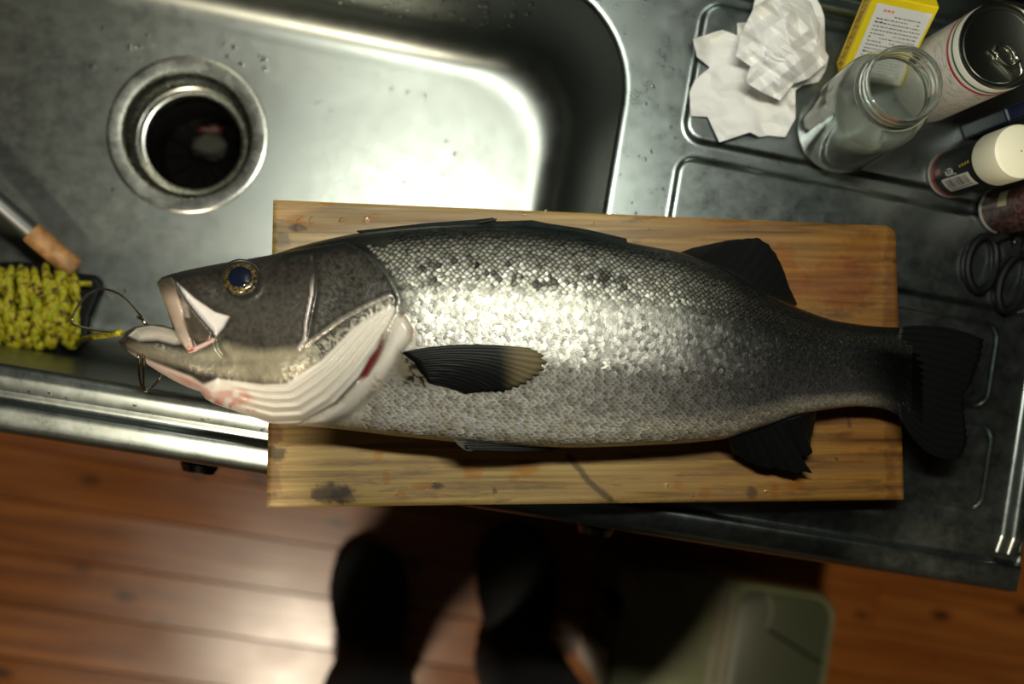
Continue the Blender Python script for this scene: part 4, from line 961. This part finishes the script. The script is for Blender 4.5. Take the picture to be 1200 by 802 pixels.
MB().lathe([(.0005, .0022), (.0028, .0018), (.0034, 0)], P(*piv, ZP + .0100), n=20).build('pivot_screw', M_BLD, sc)
MB().lathe([(.0005, .0022), (.0018, .0018), (.0022, 0)], P(1189, 284, ZP + .0105), n=16).build('pivot_screw', M_BLD, sc)

# ================================================================== GREEN TOOL BOX on the floor
ZX = .24
k0 = toL(P(738, 655, ZX)); k1 = toL(P(985, 701, ZX)); x0, x1, y1 = k0[0] + .002, k1[0], (k0[1] + k1[1]) / 2; y0 = y1 - .21
tb = empty('tool_box', L((x0 + x1) / 2, (y0 + y1) / 2, 0), 'olive green plastic tool box standing on the floor beside the person', 'tool box')
m = mat('olive_plastic', (.12, .13, .07), .3); t = NT(m)
t.l(t.ramp(t.noise(t.coords((1, 1, 1)), 14, 4), [(.35, (.10, .115, .06)), (.7, (.17, .185, .10))]), t.b.inputs['Base Color']); M_OLV = m
M_OLD = mat('dark_olive_plastic', (.05, .06, .035), .35)
def rbox(mb, a, b, c_, d_, r, z0, z1, n=8, round_top=.006):
    lv = [(0, z0), (0, z1 - round_top), (round_top * .3, z1 - round_top * .3), (round_top, z1)]; b0_ = len(mb.V)
    for ins, z in lv: mb.V += [L(*q, z) for q in rrect(a + ins, b - ins, c_ + ins, d_ - ins, r - ins * .5, n)]
    N = 4 * n
    for i_ in range(len(lv) - 1):
        for k_ in range(N): mb.F.append([b0_ + i_ * N + k_, b0_ + i_ * N + (k_ + 1) % N, b0_ + (i_ + 1) * N + (k_ + 1) % N, b0_ + (i_ + 1) * N + k_])
    mb.F.append([b0_ + k_ for k_ in range(N)][::-1]); mb.F.append([b0_ + (len(lv) - 1) * N + k_ for k_ in range(N)])
    return mb
rbox(MB(), x0 + .012, x1 - .012, y0 + .01, y1 - .01, .03, 0.0, ZX - .045).build('box_body', M_OLV, tb)
lidb = rbox(MB(), x0, x1, y0, y1, .034, ZX - .05, ZX).build('box_lid', M_OLV, tb)
xs = toL(P(851, 690, ZX))[0]
for dxs in (-.004, .010): bevel(MB().lbox(xs + dxs - .003, xs + dxs + .003, y0 + .02, y1 - .012, ZX - .001, ZX + .005).build('lid_ridge', mat('worn_ridge', (.20, .18, .14), .4), lidb, smooth=False), .001)
rbox(MB(), xs + .020, x1 - .010, y0 + .012, y1 - .010, .022, ZX - .002, ZX + .0008, round_top=.0006).build('lid_inset', M_OLD, lidb)
rim = [L(*q, ZX + .0005) for q in rrect(x0 + .006, x1 - .006, y0 + .006, y1 - .006, .03, 10)]
MB().tube(rim, .0028, 6, closed=True).build('lid_bead', M_OLV, lidb)
pts = [P(900, 697, ZX + .002), P(905, 712, ZX + .002), P(903, 724, ZX + .002), P(899, 738, ZX + .002)]
MB().tube(pts, .0016, 6).build('lid_seam', mat('pale_scuff', (.16, .16, .11), .5), lidb)
MB().tube([P(899, 738, ZX + .002), P(962, 778, ZX + .002)], .0016, 6).build('lid_seam', M_BLK, lidb)
for k_ in range(4): bevel(MB().lbox(x0 + .005, x0 + .0125, y1 - .075 - k_ * .018 - .006, y1 - .075 - k_ * .018 + .006, .02, ZX - .06).build('side_rib', M_OLV, tb, smooth=False), .001)
bevel(MB().lbox(x0 - .008, x0 + .001, y1 - .075, y1 - .045, ZX - .09, ZX - .012).build('latch', M_BLK, tb, smooth=False), .002)
bevel(MB().lbox(x0 - .010, x0 - .002, y1 - .068, y1 - .052, ZX - .03, ZX - .005).build('latch', M_BLK, tb, smooth=False), .002)

# ================================================================== PERSON standing at the sink (only shoes and trouser legs are in view)
pe = empty('person', (.105, -.43, 0), 'person in black trousers and black slippers standing at the sink', 'person')
mb = MB()
def limb(pts, n=14, k=24):
    q = catmull([list(p[:3]) + [p[3]] for p in pts], k); mb.tube([tuple(a[:3]) for a in q], [max(a[3], .01) for a in q], n)
limb([(.008, -.425, .035, .056), (.004, -.425, .12, .062), (-.004, -.430, .30, .066), (-.006, -.432, .48, .072), (.012, -.440, .70, .076), (.035, -.450, .92, .082)])
limb([(.200, -.405, .035, .056), (.204, -.405, .12, .060), (.212, -.420, .30, .062), (.215, -.428, .48, .068), (.205, -.440, .70, .076), (.180, -.450, .92, .082)])
limb([(.107, -.45, .86, .095), (.105, -.445, .97, .118), (.095, -.40, 1.13, .118), (.082, -.345, 1.27, .130), (.072, -.31, 1.37, .105), (.066, -.29, 1.43, .060), (.06, -.265, 1.50, .054)])
for s in (-1, 1):
    limb([(.075 + s * .02, -.32, 1.33, .095), (.080 + s * .11, -.31, 1.35, .066), (.085 + s * .145, -.31, 1.29, .050), (.09 + s * .14, -.29, 1.17, .042), (.085 + s * .12, -.26, 1.20, .038), (.07 + s * .09, -.24, 1.36, .033), (.06 + s * .07, -.225, 1.44, .034), (.06 + s * .055, -.22, 1.49, .030)])
    for q_ in range(5): limb([(.06 + s * (.062 - .004 * q_), -.232 + .012 * q_, 1.485, .012), (.06 + s * (.044 - .003 * q_), -.238 + .016 * q_, 1.53 - .006 * q_, .010), (.06 + s * (.018 + .004 * q_), -.240 + .018 * q_, 1.545 - .008 * q_, .009)], n=8, k=8)
limb([(.06, -.27, 1.48, .054), (.055, -.245, 1.54, .080), (.052, -.235, 1.61, .092), (.052, -.245, 1.67, .078), (.052, -.25, 1.71, .03)])
limb([(.052, -.15, 1.565, .010), (.052, -.145, 1.55, .014), (.052, -.155, 1.542, .010)], k=6)
m = mat('black_cloth', (.0055, .0065, .0075), .9); t = NT(m); t.bump(t.noise(t.coords(), 40, 4), .4, .004)
MS = mat('skin', (.45, .27, .18), .5)
bo = mk('body', mb.V, orient(mb.V, mb.F), m, pe)
md = bo.modifiers.new('one_skin', 'REMESH'); md.mode = 'VOXEL'; md.voxel_size = .011; md.use_smooth_shade = True
md = bo.modifiers.new('soft', 'SMOOTH'); md.iterations = 6
m.node_tree.nodes['Principled BSDF'].inputs['Sheen Weight'].default_value = .02
# bare neck and head share the body's surface: coloured by height
sp3 = t.n('ShaderNodeSeparateXYZ'); tc = t.n('ShaderNodeTexCoord'); t.l(tc.outputs['Object'], sp3.inputs[0])
t.l(t.mix(t.rng(sp3.outputs[2], 1.445, 1.450, 0, 1), (.0055, .0065, .0075), (.42, .25, .17)), t.b.inputs['Base Color'])
MB().lathe([(.096, -.02), (.099, .02), (.096, .05), (.080, .085), (.05, .108), (.001, .115)], (.052, -.252, 1.61), (0, -.35, 1), 32).build('hair', mat('black_hair', (.01, .008, .007), .5), pe)
def slipper(toe, heel, w_):
    toe = Vector(toe); heel = Vector(heel); ax_ = (heel - toe); ln = ax_.length; ax_.normalize(); sdv = Vector((-ax_.y, ax_.x, 0))
    V = []; secs = 26; n = 20
    for i_ in range(secs):
        s = i_ / (secs - 1)
        wd = w_ * np.interp(s, [0, .03, .10, .22, .35, .55, .75, .92, 1], [.12, .50, .84, 1.0, .98, .82, .78, .62, .15]); hh = np.interp(s, [0, .05, .2, .4, .6, .8, 1], [.018, .034, .050, .070, .092, .085, .045])
        for k_ in range(n):
            a = 2 * math.pi * k_ / n; ca, sa = math.cos(a), math.sin(a)
            y_ = wd * (abs(ca) ** .8) * (1 if ca > 0 else -1); z_ = (hh * .45 + hh * .55 * sa) if sa > 0 else hh * .45 * (1 - abs(sa) ** .5 )
            V.append(tuple(toe + ax_ * (ln * s) + sdv * y_ + Vector((0, 0, max(z_, .0005)))))
    Fq = [(i_ * n + k_, i_ * n + (k_ + 1) % n, (i_ + 1) * n + (k_ + 1) % n, (i_ + 1) * n + k_) for i_ in range(secs - 1) for k_ in range(n)] + [list(range(n))[::-1], [(secs - 1) * n + k_ for k_ in range(n)]]
    mk('slipper', V, orient(V, Fq), mat('black_felt', (.006, .009, .008), .85), pe)
slipper(P(428, 632, .02), (.018, -.505, 0.0), .054); slipper(P(600, 610, .02), (.212, -.485, 0.0), .056)
for o_ in [o_ for o_ in bpy.data.objects if o_.name.startswith('slipper')]:
    o_.location.z -= min(v_.co.z for v_ in o_.data.vertices) + o_.location.z if False else 0

# ================================================================== WATER
M_WAT = mat('water', (1, 1, 1), .02, 0, Transmission_Weight=1., IOR=1.33)
def dome(mb, c, n, r, squash=.45, el=1.0, ang=0.):
    c = Vector(c); n = Vector(n).normalized(); u_ = n.orthogonal().normalized(); v_ = n.cross(u_)
    u_, v_ = u_ * math.cos(ang) + v_ * math.sin(ang), v_ * math.cos(ang) - u_ * math.sin(ang); b = len(mb.V); k = 8
    mb.V.append(tuple(c + n * r * squash))
    for (rr_, hh_) in ((.6, .80), (.92, .38), (1.0, -.05)):
        for i_ in range(k):
            a = 2 * math.pi * i_ / k; w_ = 1 + .16 * math.sin(a * 2 + c.x * 4000) + .12 * math.sin(a * 3 + c.y * 3000)
            mb.V.append(tuple(c + (u_ * math.cos(a) * el + v_ * math.sin(a)) * r * rr_ * w_ + n * r * squash * hh_))
    for i_ in range(k): mb.F.append([b, b + 1 + i_, b + 1 + (i_ + 1) % k])
    for j_ in range(2):
        for i_ in range(k): mb.F.append([b + 1 + j_ * k + i_, b + 1 + (j_ + 1) * k + i_, b + 1 + (j_ + 1) * k + (i_ + 1) % k, b + 1 + j_ * k + (i_ + 1) % k])
random.seed(21)
mb = MB()
for i_ in range(300):                       # back wall of the basin
    lx = random.uniform(-.42, .08); z = random.uniform(.655, .775); f_ = (z - .654) / .142
    if random.random() < .35: lx = random.gauss(-.13, .06)
    dome(mb, L(lx, BY1 - .0080 + .007 * f_, z), L(0, -1, .06), random.uniform(.0009, .0030), .6, random.uniform(1, 1.7), random.random() * 3)
for i_ in range(46):                        # floor of the basin
    q = P(random.uniform(110, 640), random.uniform(20, 230), ZB + .0015)
    l_ = toL(q)
    if math.hypot(l_[0] - DC[0], l_[1] - DC[1]) > .074 and l_[1] < .26: dome(mb, q, (0, 0, 1), random.uniform(.0006, .0016), .35, random.uniform(1, 1.6), random.random() * 3)
for i_ in range(30):
    q = P(random.uniform(90, 330), random.uniform(20, 90), ZB + .002); l_ = toL(q)
    if math.hypot(l_[0] - DC[0], l_[1] - DC[1]) > .074 and l_[1] < .262: dome(mb, q, (0, 0, 1), random.uniform(.001, .0026), .4, random.uniform(1, 1.8), random.random() * 3)
for i_ in range(40):                        # front rim and the deck beside the basin
    q = L(random.uniform(-.26, -.06), random.uniform(-.058, -.048), ZC); q = (q[0], q[1], ZC + float(front(toL(q)[1]))); dome(mb, q, (0, 0, 1), random.uniform(.0005, .0018), .45, random.uniform(1, 1.5), random.random() * 3)
for i_ in range(34):
    q = L(random.uniform(.162, .20), random.uniform(.11, .30), ZC); dome(mb, q, (0, 0, 1), random.uniform(.0004, .0013), .4, random.uniform(1, 1.5), random.random() * 3)
for i_ in range(8):
    q = P(random.uniform(125, 150), random.uniform(328, 352), ZB + .002); dome(mb, q, (0, 0, 1), random.uniform(.001, .002), .4)
o = mk('water_droplets', mb.V, [f[::-1] for f in mb.F], M_WAT); tag(o, 'clear water droplets scattered over the steel sink', 'water', kind='stuff')
mb = MB()
for (x_, y_, r_, el) in ((352, 262, .0034, 2.0), (365, 259, .0022, 1.8), (400, 258, .0020, 1.0), (430, 257, .0022, 2.2), (378, 241, .0016, 1.0), (464, 578, .0018, 1.2), (508, 566, .0016, 1), (781, 569, .0018, 1.3), (812, 580, .0020, 1.2), (899, 576, .0020, 1.0), (1004, 322, .0012, 1), (980, 538, .0013, 1), (1030, 300, .0012, 1), (695, 262, .0014, 1.2), (615, 252, .0014, 1.1), (760, 268, .0012, 1), (640, 247, .0012, 1), (925, 545, .0014, 1.2), (500, 575, .0011, 1)):
    dome(mb, P(x_, y_, ZT - .0004), (0, 0, 1), r_, .42, el, random.random() * .4)
o = mk('water_drops', mb.V, [f[::-1] for f in mb.F], M_WAT); tag(o, 'clear water drops standing on the wooden board', 'water', kind='stuff')
